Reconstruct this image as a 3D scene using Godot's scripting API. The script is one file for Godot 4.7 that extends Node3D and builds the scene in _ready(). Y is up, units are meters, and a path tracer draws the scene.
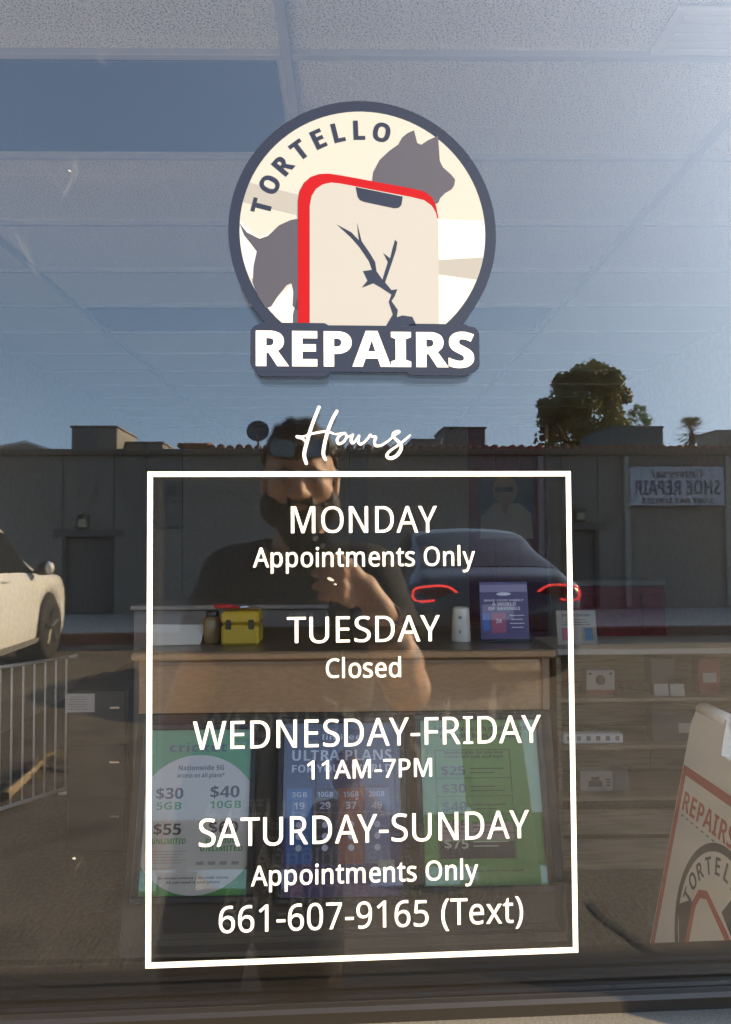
extends Node3D
# A shop window with vinyl lettering. The glass stands in the plane z = 0, the shop lies at z < 0, the car park at z > 0.
# What the pane mirrors (photographer, cars, building across the lot, sky) is built in front of it, behind the camera.

const EYE := Vector3(0, 1.45, 0.70)
const FOCAL := 769.0
const CENTRE := Vector2(365.5, 512.0)
const GLASS_VP := Vector2(322, 540)
const ROLL := -0.004
const SHOP_VP := Vector2(352, 534)

var cam_basis: Basis
var shop := Transform3D.IDENTITY
var mats := {}
var noises := {}
var texts := {}
var names := {}
var sans: Font
var sans_bold: Font
var sans_heavy: Font
var sans_semi: Font
var serif_bold: Font
var script_font: Font

# ---------------------------------------------------------------- pixels to places
func set_lens() -> void:
	var d := Vector3((GLASS_VP.x - CENTRE.x) / FOCAL, -(GLASS_VP.y - CENTRE.y) / FOCAL, -1).normalized()
	var zc := -d
	var up := Vector3(sin(ROLL), cos(ROLL), 0)
	up = (up - zc * up.dot(zc)).normalized()
	var xc := up.cross(zc)
	cam_basis = Basis(Vector3(xc.x, up.x, zc.x), Vector3(xc.y, up.y, zc.y), Vector3(xc.z, up.z, zc.z))
	var s := ray(SHOP_VP.x, SHOP_VP.y)
	shop = Transform3D(Basis(Vector3.UP, -atan2(s.x, -s.z)), Vector3.ZERO)

func ray(px: float, py: float) -> Vector3:
	return cam_basis * Vector3((px - CENTRE.x) / FOCAL, -(py - CENTRE.y) / FOCAL, -1)

func on_glass(px: float, py: float) -> Vector2:
	var r := ray(px, py)
	var p := EYE + r * (EYE.z / -r.z)
	return Vector2(p.x, p.y)

func in_shop(px: float, py: float, z: float) -> Vector3:      # in the shop's own axes, on its plane z
	var inv := shop.affine_inverse()
	var o := inv * EYE
	var r := inv.basis * ray(px, py)
	return o + r * ((z - o.z) / r.z)

func mirrored(px: float, py: float, z: float) -> Vector3:     # what the pane shows there, standing at distance z before it
	var r := ray(px, py)
	var p := EYE + r * ((z + EYE.z) / -r.z)
	return Vector3(p.x, p.y, z)

# ---------------------------------------------------------------- shapes
class Build:
	var st := SurfaceTool.new()
	var smooth := false
	func _init(soft := false) -> void:
		st.begin(Mesh.PRIMITIVE_TRIANGLES)
		smooth = soft
		st.set_smooth_group(0 if soft else -1)
	func tri(a: Vector3, b: Vector3, c: Vector3) -> void:      # counter-clockwise from outside
		st.add_vertex(a)
		st.add_vertex(c)
		st.add_vertex(b)
	func quad(a: Vector3, b: Vector3, c: Vector3, d: Vector3) -> void:
		tri(a, b, c)
		tri(a, c, d)
	func out(p: Array, o: Vector3) -> void:                    # a convex face turned away from o
		var n: Vector3 = (p[1] - p[0]).cross(p[2] - p[0])
		var turn := n.dot((p[0] + p[2]) * 0.5 - o) < 0.0
		for k in range(1, p.size() - 1):
			if turn:
				tri(p[0], p[k + 1], p[k])
			else:
				tri(p[0], p[k], p[k + 1])
	func box(c: Vector3, s: Vector3, bevel := 0.0, xf := Transform3D.IDENTITY) -> Build:
		var h := s * 0.5
		var b := minf(bevel, minf(h.x, minf(h.y, h.z)) * 0.9)
		var o := xf * c
		if b <= 0.0:
			for ax in 3:
				for sg in [-1, 1]:
					var f := []
					for q in [[-1, -1], [1, -1], [1, 1], [-1, 1]]:
						var v := Vector3.ZERO
						v[ax] = sg * h[ax]
						v[(ax + 1) % 3] = q[0] * h[(ax + 1) % 3]
						v[(ax + 2) % 3] = q[1] * h[(ax + 2) % 3]
						f.append(xf * (c + v))
					out(f, o)
			return self
		var at := func(sx: int, sy: int, sz: int, ax: int) -> Vector3:
			var v := Vector3(sx * (h.x - b), sy * (h.y - b), sz * (h.z - b))
			v[ax] = [sx, sy, sz][ax] * h[ax]
			return xf * (c + v)
		for ax in 3:
			var u := (ax + 1) % 3
			var w := (ax + 2) % 3
			for sg in [-1, 1]:
				var f := []
				for q in [[-1, -1], [1, -1], [1, 1], [-1, 1]]:
					var s3 := [0, 0, 0]
					s3[ax] = sg
					s3[u] = q[0]
					s3[w] = q[1]
					f.append(at.call(s3[0], s3[1], s3[2], ax))
				out(f, o)
			for q in [[-1, -1], [1, -1], [1, 1], [-1, 1]]:
				var lo := [0, 0, 0]
				lo[ax] = -1
				lo[u] = q[0]
				lo[w] = q[1]
				var hi := lo.duplicate()
				hi[ax] = 1
				out([at.call(lo[0], lo[1], lo[2], u), at.call(hi[0], hi[1], hi[2], u), at.call(hi[0], hi[1], hi[2], w), at.call(lo[0], lo[1], lo[2], w)], o)
		for sx in [-1, 1]:
			for sy in [-1, 1]:
				for sz in [-1, 1]:
					out([at.call(sx, sy, sz, 0), at.call(sx, sy, sz, 1), at.call(sx, sy, sz, 2)], o)
		return self
	func ring(c: Vector3, u: Vector3, v: Vector3, n: int) -> PackedVector3Array:
		var r := PackedVector3Array()
		for k in n:
			var a := TAU * k / n
			r.append(c + u * cos(a) + v * sin(a))
		return r
	func skin(rings: Array, closed := true, caps := true) -> Build:
		var n: int = rings[0].size()
		for i in rings.size() - 1:
			for k in (n if closed else n - 1):
				var j := (k + 1) % n
				quad(rings[i][k], rings[i][j], rings[i + 1][j], rings[i + 1][k])
		if caps and closed:
			for e in [0, rings.size() - 1]:
				var m := Vector3.ZERO
				for p in rings[e]:
					m += p / n
				for k in n:
					var j := (k + 1) % n
					if e == 0:
						tri(m, rings[e][j], rings[e][k])
					else:
						tri(m, rings[e][k], rings[e][j])
		return self
	func tube(pts: Array, radii, n := 8) -> Build:
		var rings := []
		var side := Vector3.ZERO
		for i in pts.size():
			var t: Vector3 = (pts[mini(i + 1, pts.size() - 1)] - pts[maxi(i - 1, 0)]).normalized()
			if i == 0:
				side = t.cross(Vector3.UP if absf(t.y) < 0.9 else Vector3.RIGHT).normalized()
			side = (side - t * side.dot(t)).normalized()
			var r: float = radii[i] if radii is Array else radii
			rings.append(ring(pts[i], side * r, t.cross(side) * r, n))
		return skin(rings)
	func lathe(prof: Array, xf := Transform3D.IDENTITY, n := 24) -> Build:   # [radius, height] about the y axis
		var rings := []
		for p in prof:
			rings.append(ring(xf * Vector3(0, p[1], 0), xf.basis * Vector3(0, 0, p[0]), xf.basis * Vector3(p[0], 0, 0), n))
		return skin(rings, true, true)
	func slab(poly: PackedVector2Array, z0: float, z1: float, xf := Transform3D.IDENTITY) -> Build:   # an outline in x, y with thickness along z
		var p := poly
		if Geometry2D.is_polygon_clockwise(p):
			p = p.duplicate()
			p.reverse()
		var t := Geometry2D.triangulate_polygon(p)
		for i in range(0, t.size(), 3):
			var a := p[t[i]]
			var b := p[t[i + 1]]
			var c := p[t[i + 2]]
			if (b - a).cross(c - a) < 0:
				var q := b
				b = c
				c = q
			tri(xf * Vector3(a.x, a.y, z1), xf * Vector3(b.x, b.y, z1), xf * Vector3(c.x, c.y, z1))
			tri(xf * Vector3(a.x, a.y, z0), xf * Vector3(c.x, c.y, z0), xf * Vector3(b.x, b.y, z0))
		for k in p.size():
			var a := p[k]
			var b := p[(k + 1) % p.size()]
			quad(xf * Vector3(a.x, a.y, z0), xf * Vector3(b.x, b.y, z0), xf * Vector3(b.x, b.y, z1), xf * Vector3(a.x, a.y, z1))
		return self
	func mesh() -> ArrayMesh:
		st.generate_normals()
		return st.commit()

func rounded(x0: float, y0: float, x1: float, y1: float, r: float, n := 5) -> PackedVector2Array:
	var p := PackedVector2Array()
	for q in [[x1 - r, y1 - r, 0.0], [x0 + r, y1 - r, 0.5], [x0 + r, y0 + r, 1.0], [x1 - r, y0 + r, 1.5]]:
		for k in n + 1:
			var a: float = PI * (q[2] + 0.5 * k / n)
			p.append(Vector2(q[0] + r * cos(a), q[1] + r * sin(a)))
	return p

func oval(c: Vector2, rx: float, ry: float, n := 64) -> PackedVector2Array:
	var p := PackedVector2Array()
	for k in n:
		p.append(c + Vector2(rx * cos(TAU * k / n), ry * sin(TAU * k / n)))
	return p

func smooth_path(p: Array, step := 6) -> Array:
	var o := []
	for i in p.size() - 1:
		for k in step:
			var t := float(k) / step
			o.append(p[i].cubic_interpolate(p[i + 1], p[maxi(i - 1, 0)], p[mini(i + 2, p.size() - 1)], t))
	o.append(p[-1])
	return o

func ramp(t: float, keys: Array) -> float:                    # smooth curve through [t, value] keys
	for i in keys.size() - 1:
		if t <= keys[i + 1][0] or i == keys.size() - 2:
			var u := clampf((t - keys[i][0]) / (keys[i + 1][0] - keys[i][0]), 0, 1)
			var a: Array = keys[maxi(i - 1, 0)]
			var b: Array = keys[mini(i + 2, keys.size() - 1)]
			var h: float = keys[i + 1][0] - keys[i][0]
			var m0: float = (keys[i + 1][1] - a[1]) / maxf(keys[i + 1][0] - a[0], 1e-5) * h
			var m1: float = (b[1] - keys[i][1]) / maxf(b[0] - keys[i][0], 1e-5) * h
			var lim: float = 3.0 * absf(keys[i + 1][1] - keys[i][1])
			m0 = clampf(m0, -lim, lim)
			m1 = clampf(m1, -lim, lim)
			var u2 := u * u
			var u3 := u2 * u
			return (2 * u3 - 3 * u2 + 1) * keys[i][1] + (u3 - 2 * u2 + u) * m0 + (3 * u2 - 2 * u3) * keys[i + 1][1] + (u3 - u2) * m1
	return keys[-1][1]

# ---------------------------------------------------------------- materials (colours are linear base colours)
func lin(r: float, g: float, b: float) -> Color:
	return Color(r, g, b).linear_to_srgb()

func mat(called: String, c := Color.WHITE, rough := 0.7, metal := 0.0) -> StandardMaterial3D:
	if mats.has(called):
		return mats[called]
	var m := StandardMaterial3D.new()
	m.resource_name = called
	m.albedo_color = c
	m.roughness = rough
	m.metallic = metal
	mats[called] = m
	return m

func noise(freq: float, colors: Array, at: Array, octaves := 4, kind := FastNoiseLite.TYPE_SIMPLEX_SMOOTH, sd := 1, size := 512) -> NoiseTexture2D:
	var key := str([freq, colors, at, octaves, kind, sd, size])
	if noises.has(key):
		return noises[key]
	var n := FastNoiseLite.new()
	n.seed = sd
	n.noise_type = kind
	n.frequency = freq
	n.fractal_octaves = octaves
	var t := NoiseTexture2D.new()
	t.width = size
	t.height = size
	t.seamless = true
	t.noise = n
	var g := Gradient.new()
	g.offsets = PackedFloat32Array(at)
	g.colors = PackedColorArray(colors)
	t.color_ramp = g
	noises[key] = t
	return t

func grained(called: String, tex: Texture2D, scale: Vector3, rough := 0.8, bump: Texture2D = null, depth := 0.0, world := true) -> StandardMaterial3D:
	if mats.has(called):
		return mats[called]
	var m := mat(called, Color.WHITE, rough)
	m.albedo_texture = tex
	m.uv1_triplanar = true
	m.uv1_world_triplanar = world
	m.uv1_scale = scale
	if bump:
		m.heightmap_enabled = true
		m.heightmap_texture = bump
		m.heightmap_scale = depth
	return m

func grey(v: float) -> Color:
	return lin(v, v, v)

# ---------------------------------------------------------------- things and parts
func numbered(called: String) -> String:
	names[called] = names.get(called, -1) + 1
	return called if names[called] == 0 else "%s_%03d" % [called, names[called]]

func thing(called: String, label: String, category: String, xf := Transform3D.IDENTITY, group := "") -> Node3D:
	var o := Node3D.new()
	o.name = numbered(called)
	add_child(o)
	o.transform = xf
	o.set_meta("label", label)
	o.set_meta("category", category)
	if group:
		o.set_meta("group", group)
	return o

func part(parent: Node3D, called: String, m: Mesh, material: Material, xf := Transform3D.IDENTITY, label := "") -> MeshInstance3D:
	var o := MeshInstance3D.new()
	o.name = called if parent != self else numbered(called)
	o.mesh = m
	o.material_override = material
	o.transform = xf
	parent.add_child(o, true)
	if label:
		o.set_meta("label", label)
	return o

func structure(called: String, m: Mesh, material: Material, xf := Transform3D.IDENTITY) -> MeshInstance3D:
	var o := part(self, called, m, material, xf)
	o.set_meta("kind", "structure")
	return o

func solo(called: String, label: String, category: String, m: Mesh, material: Material, xf := Transform3D.IDENTITY, group := "") -> MeshInstance3D:
	var o := part(self, called, m, material, xf, label)
	o.set_meta("category", category)
	if group:
		o.set_meta("group", group)
	return o

func at(v: Vector3, turn := 0.0) -> Transform3D:
	return Transform3D(Basis(Vector3.UP, turn), v)

func inside(v: Vector3, turn := 0.0) -> Transform3D:
	return shop * at(v, turn)

func block(c: Vector3, s: Vector3, bevel := 0.0) -> ArrayMesh:
	return Build.new().box(c, s, bevel).mesh()

# ---------------------------------------------------------------- lettering
func font(family: String, weight: int, embolden := 0.0, slant := 0.0) -> Font:
	var f := SystemFont.new()
	f.font_names = PackedStringArray([family])
	f.font_weight = weight
	if embolden == 0.0 and slant == 0.0:
		return f
	var v := FontVariation.new()
	v.base_font = f
	v.variation_embolden = embolden
	v.variation_transform = Transform2D(Vector2(1, slant), Vector2(0, 1), Vector2.ZERO)
	return v

func glyphs(s: String, f: Font, depth := 0.0) -> TextMesh:
	var key := str([s, f.get_instance_id(), depth])
	if not texts.has(key):
		var t := TextMesh.new()
		t.text = s
		t.font = f
		t.font_size = 64
		t.pixel_size = 0.01
		t.depth = depth
		t.curve_step = 1.0
		t.horizontal_alignment = HORIZONTAL_ALIGNMENT_LEFT
		t.vertical_alignment = VERTICAL_ALIGNMENT_BOTTOM
		texts[key] = t
	return texts[key]

func words(parent: Node3D, s: String, f: Font, material: Material, where: Transform3D, cap: float, width := 0.0, centred := false, called := "print_line") -> MeshInstance3D:
	var m := glyphs(s, f)
	var box := m.get_aabb()
	var h := glyphs("H", f).get_aabb()
	var k := cap / h.size.y
	var kx := width / box.size.x if width > 0.0 else k
	var left := -box.position.x * kx - (box.size.x * kx * 0.5 if centred else 0.0)
	return part(parent, called, m, material, where * Transform3D(Basis.from_scale(Vector3(kx, k, 1)), Vector3(left, -h.position.y * k, 0)))

func letters(parent: Node3D, s: String, f: Font, material: Material, left: Vector2, right: Vector2, cap: float, z: float, thick := 0.0004) -> Node3D:
	var row := Node3D.new()
	row.name = "text_line"
	parent.add_child(row, true)
	var h := glyphs("H", f, 0.02).get_aabb()
	var first := glyphs(s[0], f, 0.02).get_aabb()
	var last := glyphs(s[s.length() - 1], f, 0.02).get_aabb()
	var before := func(n: int) -> float: return f.get_string_size(s.substr(0, n), HORIZONTAL_ALIGNMENT_LEFT, -1, 64).x * 0.01
	var x0: float = first.position.x
	var x1: float = before.call(s.length() - 1) + last.end.x
	var kx := (right.x - left.x) / (x1 - x0)
	var ky := cap / h.size.y
	for i in s.length():
		if s[i] == " ":
			continue
		var x: float = left.x + (before.call(i) - x0) * kx
		var y := lerpf(left.y, right.y, (x - left.x) / (right.x - left.x)) - h.position.y * ky
		var o := part(row, "letter", glyphs(s[i], f, 0.02), material)
		o.transform = Transform3D(Basis.from_scale(Vector3(kx, ky, thick / 0.02)), Vector3(x, y, z))
	return row

# ---------------------------------------------------------------- scene
func _ready() -> void:
	set_lens()
	var cam := Camera3D.new()
	cam.name = "camera"
	cam.fov = rad_to_deg(2.0 * atan(512.0 / FOCAL))
	cam.near = 0.02
	cam.far = 600.0
	add_child(cam)
	cam.transform = Transform3D(cam_basis, EYE)
	cam.current = true
	var env := Environment.new()
	env.background_mode = Environment.BG_SKY
	var az := deg_to_rad(24.0)
	var el := deg_to_rad(20.0)
	var to_sun := Vector3(cos(el) * cos(az), sin(el), cos(el) * sin(az))
	var sm := PanoramaSkyMaterial.new()
	sm.panorama = clear_evening(to_sun)
	var sky := Sky.new()
	sky.sky_material = sm
	env.sky = sky
	env.background_energy_multiplier = 1.0
	env.tonemap_mode = Environment.TONE_MAPPER_LINEAR
	env.tonemap_exposure = 3.9
	env.sdfgi_enabled = true
	env.ssao_enabled = true
	env.ssil_enabled = true
	var we := WorldEnvironment.new()
	we.name = "world_environment"
	we.environment = env
	add_child(we)
	var sun := DirectionalLight3D.new()
	sun.name = "sun"
	sun.light_energy = 1.6
	sun.light_color = Color(1.0, 0.88, 0.68)
	sun.light_angular_distance = 0.5
	sun.shadow_enabled = true
	sun.transform.basis = Basis.looking_at(-to_sun)
	add_child(sun)

	sans = font("Droid Sans", 400)
	sans_bold = font("Droid Sans", 700)
	sans_semi = font("Droid Sans", 400, 0.22)
	sans_heavy = font("Droid Sans", 700, 0.5)
	serif_bold = font("Droid Serif", 700)
	script_font = font("Droid Serif", 700, 0.0, 0.0)
	materials()
	shop_front()
	shop_room()
	car_park()
	shoe_shop()
	skyline()
	window_lettering()
	logo()
	counter_and_posters()
	showcase()
	back_of_shop()
	board_sign()
	cars()
	photographer()
	print("built")

func clear_evening(to_sun: Vector3) -> ImageTexture:           # clear air: pale at the horizon, deeper blue overhead, brighter round the low sun
	var w := 512
	var h := 256
	var im := Image.create(w, h, false, Image.FORMAT_RGBF)
	for y in h:
		var e := (0.5 - (y + 0.5) / h) * PI
		for x in w:
			var a := TAU * ((x + 0.5) / w - 0.25)
			var d := Vector3(cos(e) * cos(a), sin(e), cos(e) * sin(a))
			var c := Color(0.22, 0.20, 0.17)
			if e > 0.0:
				var k := exp(-e / 0.28)
				var ang := rad_to_deg(acos(clampf(d.dot(to_sun), -1, 1)))
				var g := minf(0.42 * exp(-(ang - 40.0) / 14.0), 2.2)
				c = Color(lerpf(0.045, 0.41, k) + g * 0.84, lerpf(0.10, 0.59, k) + g * 0.93, lerpf(0.22, 0.77, k) + g * 1.05)
			im.set_pixel(x, y, c)
	return ImageTexture.create_from_image(im)

func materials() -> void:
	var fine := noise(0.05, [grey(0.2), grey(1.0)], [0.2, 0.8], 5, FastNoiseLite.TYPE_SIMPLEX_SMOOTH, 7)
	var speck := noise(0.11, [lin(0.07, 0.058, 0.043), lin(0.125, 0.105, 0.078), lin(0.21, 0.18, 0.135)], [0.25, 0.5, 0.8], 5, FastNoiseLite.TYPE_SIMPLEX_SMOOTH, 3)
	var m := grained("asphalt", speck, Vector3.ONE * 1.7, 0.92, fine, 0.6)
	m.detail_enabled = true
	m.detail_blend_mode = BaseMaterial3D.BLEND_MODE_MUL
	m.detail_albedo = noise(0.012, [grey(0.62), grey(1.0), grey(0.8)], [0.25, 0.5, 0.75], 4, FastNoiseLite.TYPE_SIMPLEX_SMOOTH, 12)
	m.detail_uv_layer = BaseMaterial3D.DETAIL_UV_2
	m.uv2_triplanar = true
	m.uv2_world_triplanar = true
	m.uv2_scale = Vector3.ONE * 0.23
	grained("concrete", noise(0.06, [lin(0.30, 0.285, 0.255), lin(0.37, 0.35, 0.315), lin(0.43, 0.41, 0.37)], [0.2, 0.5, 0.8], 5, FastNoiseLite.TYPE_SIMPLEX_SMOOTH, 4), Vector3.ONE * 0.9, 0.9, fine, 0.25)
	grained("stucco", noise(0.02, [lin(0.205, 0.188, 0.155), lin(0.24, 0.222, 0.188), lin(0.27, 0.252, 0.215)], [0.2, 0.5, 0.85], 6, FastNoiseLite.TYPE_SIMPLEX_SMOOTH, 5), Vector3(0.5, 0.16, 0.5), 0.95, fine, 1.2)
	grained("old_paint", noise(0.03, [lin(0.13, 0.05, 0.032), lin(0.17, 0.07, 0.045), lin(0.24, 0.17, 0.12)], [0.3, 0.6, 0.85], 5, FastNoiseLite.TYPE_SIMPLEX_SMOOTH, 6), Vector3.ONE * 0.8, 0.85, fine, 0.3)
	grained("ceiling_tile", noise(0.09, [lin(0.42, 0.40, 0.37), lin(0.82, 0.79, 0.74), lin(0.87, 0.84, 0.79)], [0.18, 0.36, 0.8], 3, FastNoiseLite.TYPE_SIMPLEX, 8), Vector3.ONE * 2.3, 0.95, noise(0.09, [grey(0.0), grey(1.0)], [0.15, 0.4], 3, FastNoiseLite.TYPE_SIMPLEX, 8), 0.5)
	var grain := noise(0.02, [lin(0.20, 0.145, 0.09), lin(0.27, 0.20, 0.125), lin(0.32, 0.24, 0.155)], [0.25, 0.5, 0.75], 5, FastNoiseLite.TYPE_SIMPLEX_SMOOTH, 9)
	grained("maple", grain, Vector3(0.35, 5.0, 5.0), 0.45, null, 0.0, false)
	grained("beige_laminate", noise(0.05, [lin(0.25, 0.155, 0.08), lin(0.28, 0.178, 0.095)], [0.3, 0.7], 4, FastNoiseLite.TYPE_SIMPLEX_SMOOTH, 10), Vector3(1.0, 3.0, 1.0), 0.42, null, 0.0, false)
	grained("floor_tile", noise(0.05, [lin(0.06, 0.052, 0.042), lin(0.10, 0.088, 0.07)], [0.3, 0.7], 4, FastNoiseLite.TYPE_SIMPLEX_SMOOTH, 11), Vector3.ONE * 1.2, 0.6)
	grained("roof_tile", noise(0.05, [lin(0.16, 0.07, 0.045), lin(0.28, 0.12, 0.07), lin(0.34, 0.19, 0.12)], [0.2, 0.5, 0.8], 4, FastNoiseLite.TYPE_SIMPLEX_SMOOTH, 14), Vector3.ONE * 1.3, 0.85)
	mat("white_metal", grey(0.72), 0.4)
	mat("dark_bronze", lin(0.035, 0.03, 0.025), 0.35, 0.6)
	grained("aluminium", noise(0.08, [lin(0.10, 0.094, 0.08), lin(0.17, 0.16, 0.14)], [0.3, 0.7], 5, FastNoiseLite.TYPE_SIMPLEX_SMOOTH, 15), Vector3(6, 20, 20), 0.38)
	mats["aluminium"].metallic = 0.35
	mat("white_vinyl", lin(0.80, 0.77, 0.70), 0.35)
	mat("navy_vinyl", lin(0.012, 0.013, 0.024), 0.25)
	mat("cream_vinyl", lin(0.295, 0.295, 0.275), 0.3)
	mat("black_plastic", grey(0.018), 0.4)
	mat("dark_rubber", grey(0.022), 0.85)
	mat("chrome", grey(0.6), 0.15, 1.0)
	var g := mat("window_glass", Color(1, 1, 1, 0.0), 0.0)
	g.transparency = BaseMaterial3D.TRANSPARENCY_ALPHA
	g.metallic_specular = 0.5
	mat("car_glass", grey(0.012), 0.02)

# ---------------------------------------------------------------- the shop front
const HEAD := 2.84
const LEFT := -2.3
const PIER := 0.60

func shop_front() -> void:
	var sill := on_glass(365, 1001).y
	var wall: Material = mats["stucco"]
	var f := thing("shop_building", "stucco shop front around the lettered window, with a pier beside the glass", "building")
	part(f, "kick_plate", block(Vector3(-0.3, 0.06, -0.125), Vector3(6.2, 0.12, 0.25)), wall)
	part(f, "header", block(Vector3(-0.3, (HEAD + 3.5) / 2, -0.125), Vector3(6.2, 3.5 - HEAD, 0.25)), wall)
	part(f, "side_wall", block(Vector3((LEFT - 3.4) / 2, (0.123 + HEAD) / 2, -0.125), Vector3(LEFT + 3.4, HEAD - 0.125, 0.25)), wall)
	part(f, "pier", block(Vector3(PIER + 0.11, 1.81, -0.043), Vector3(0.22, 3.37, 0.42), 0.01), wall)
	part(f, "side_wall", block(Vector3(2.7, (0.123 + HEAD) / 2, -0.125), Vector3(0.2, HEAD - 0.125, 0.25)), wall)
	part(f, "roof", block(Vector3(-0.3, 3.553, -4.85), Vector3(6.4, 0.1, 9.7)), mats["concrete"])
	for w in [[LEFT, PIER, "large shop window pane with white lettering and a round logo stuck on it"], [PIER + 0.22, 2.6, "narrow added window beyond the stucco pier, unseen, to light the room"]]:  # the second window is added out of view to let light into the room
		var o := thing("shop_window", w[2], "window", at(Vector3((w[0] + w[1]) / 2, sill, 0)))
		var wd: float = w[1] - w[0]
		var hh := HEAD - sill
		for q in [-0.003, -0.021]:
			part(o, "glass_pane", block(Vector3(0, hh / 2, q), Vector3(wd - 0.02, hh - 0.004, 0.006)), mats["window_glass"])
		for s in [-1, 1]:
			part(o, "frame_jamb", block(Vector3(s * (wd / 2 - 0.02), hh / 2, -0.008), Vector3(0.038, hh - 0.1, 0.05), 0.003), mats["dark_bronze"])
		part(o, "frame_head", block(Vector3(0, hh - 0.03, -0.008), Vector3(wd - 0.002, 0.05, 0.052), 0.003), mats["dark_bronze"])
		part(o, "glazing_bead", block(Vector3(0, -0.006, 0.0075), Vector3(wd - 0.004, 0.016, 0.013), 0.003), mats["dark_bronze"])
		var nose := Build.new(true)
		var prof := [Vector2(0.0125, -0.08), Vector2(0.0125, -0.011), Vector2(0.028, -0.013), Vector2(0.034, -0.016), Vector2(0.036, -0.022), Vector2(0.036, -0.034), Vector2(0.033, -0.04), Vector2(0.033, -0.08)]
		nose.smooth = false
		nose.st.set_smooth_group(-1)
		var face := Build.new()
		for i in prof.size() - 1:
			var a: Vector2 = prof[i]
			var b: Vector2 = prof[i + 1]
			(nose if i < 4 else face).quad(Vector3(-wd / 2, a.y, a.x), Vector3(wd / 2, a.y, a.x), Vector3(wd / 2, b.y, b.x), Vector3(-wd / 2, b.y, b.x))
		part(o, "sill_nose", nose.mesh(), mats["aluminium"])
		part(o, "sill_face", face.mesh(), mats["dark_bronze"])  # face set dark to paint in shade, so only the nose top looks lit
		part(o, "sill_step", block(Vector3(0, -0.071, 0.0555), Vector3(wd, 0.05, 0.044), 0.006), mats["aluminium"])
		part(o, "bottom_rail", block(Vector3(0, -0.05, -0.045), Vector3(wd - 0.004, 0.094, 0.085), 0.003), mats["dark_bronze"])
		var lower := sill - 0.1 - 0.124  # glazing below the rail is added, out of view, to brighten the ceiling
		for q in [-0.003, -0.021]:
			part(o, "added_lower_pane", block(Vector3(0, -0.098 - lower / 2, q), Vector3(wd - 0.02, lower - 0.004, 0.006)), mats["window_glass"])
		if w[0] == LEFT:
			var fleck := mat("bird_lime", lin(0.3, 0.29, 0.26), 0.8)
			for k in [[331, 579, 4], [335, 584, 2], [70, 171, 2], [74, 858, 2]]:
				var c := on_glass(k[0], k[1]) - Vector2((w[0] + w[1]) / 2, sill)
				var r: float = k[2] * 0.00055
				var p := PackedVector2Array()
				for j in 9:
					var a := TAU * j / 9
					p.append(c + Vector2(cos(a) + sin(a) * 0.9, sin(a) * 0.35 - cos(a) * 0.8) * r * (0.45 + 0.75 * absf(sin(j * 2.7 + k[0]))))
				part(o, "fleck", Build.new().slab(p, 0.0002, 0.0005).mesh(), fleck)

			# finger smears and dried wipe marks on the outside of the pane
			var film := mat("dried_smear", Color(0.9, 0.88, 0.82, 0.02), 0.7)
			film.transparency = BaseMaterial3D.TRANSPARENCY_ALPHA
			var rng := RandomNumberGenerator.new()
			rng.seed = 77
			for k in 14:
				var q := [Vector2(rng.randf_range(20, 710), rng.randf_range(20, 940)), 0.0]
				if k < 6:
					q[0] = [Vector2(330, 700), Vector2(345, 715), Vector2(70, 175), Vector2(78, 865), Vector2(450, 712), Vector2(105, 60)][k]
				var a := rng.randf_range(-0.5, 0.5) + (0.9 if k < 2 else 1.3)
				var c: Vector2 = on_glass(q[0].x, q[0].y) - Vector2((w[0] + w[1]) / 2, sill)
				var ln := rng.randf_range(0.01, 0.05)
				var wide := rng.randf_range(0.0008, 0.006)
				var up := PackedVector2Array()
				var dn := PackedVector2Array()
				for j in 9:
					var t := j / 8.0 - 0.5
					var p: Vector2 = c + Vector2(cos(a), -sin(a)) * ln * t + Vector2(sin(a), cos(a)) * 0.004 * sin(t * 4.0 + k)
					var h := Vector2(sin(a), cos(a)) * wide * (0.12 + sin((t + 0.5) * PI)) * rng.randf_range(0.5, 1.0)
					up.append(p + h)
					dn.insert(0, p - h)
				up.append_array(dn)
				if Geometry2D.triangulate_polygon(up).size():
					var flat := Build.new()
					for j in 8:
						flat.quad(Vector3(up[j].x, up[j].y, 0.00004), Vector3(up[17 - j].x, up[17 - j].y, 0.00004), Vector3(up[16 - j].x, up[16 - j].y, 0.00004), Vector3(up[j + 1].x, up[j + 1].y, 0.00004))
					part(o, "smear", flat.mesh(), film)

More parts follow.
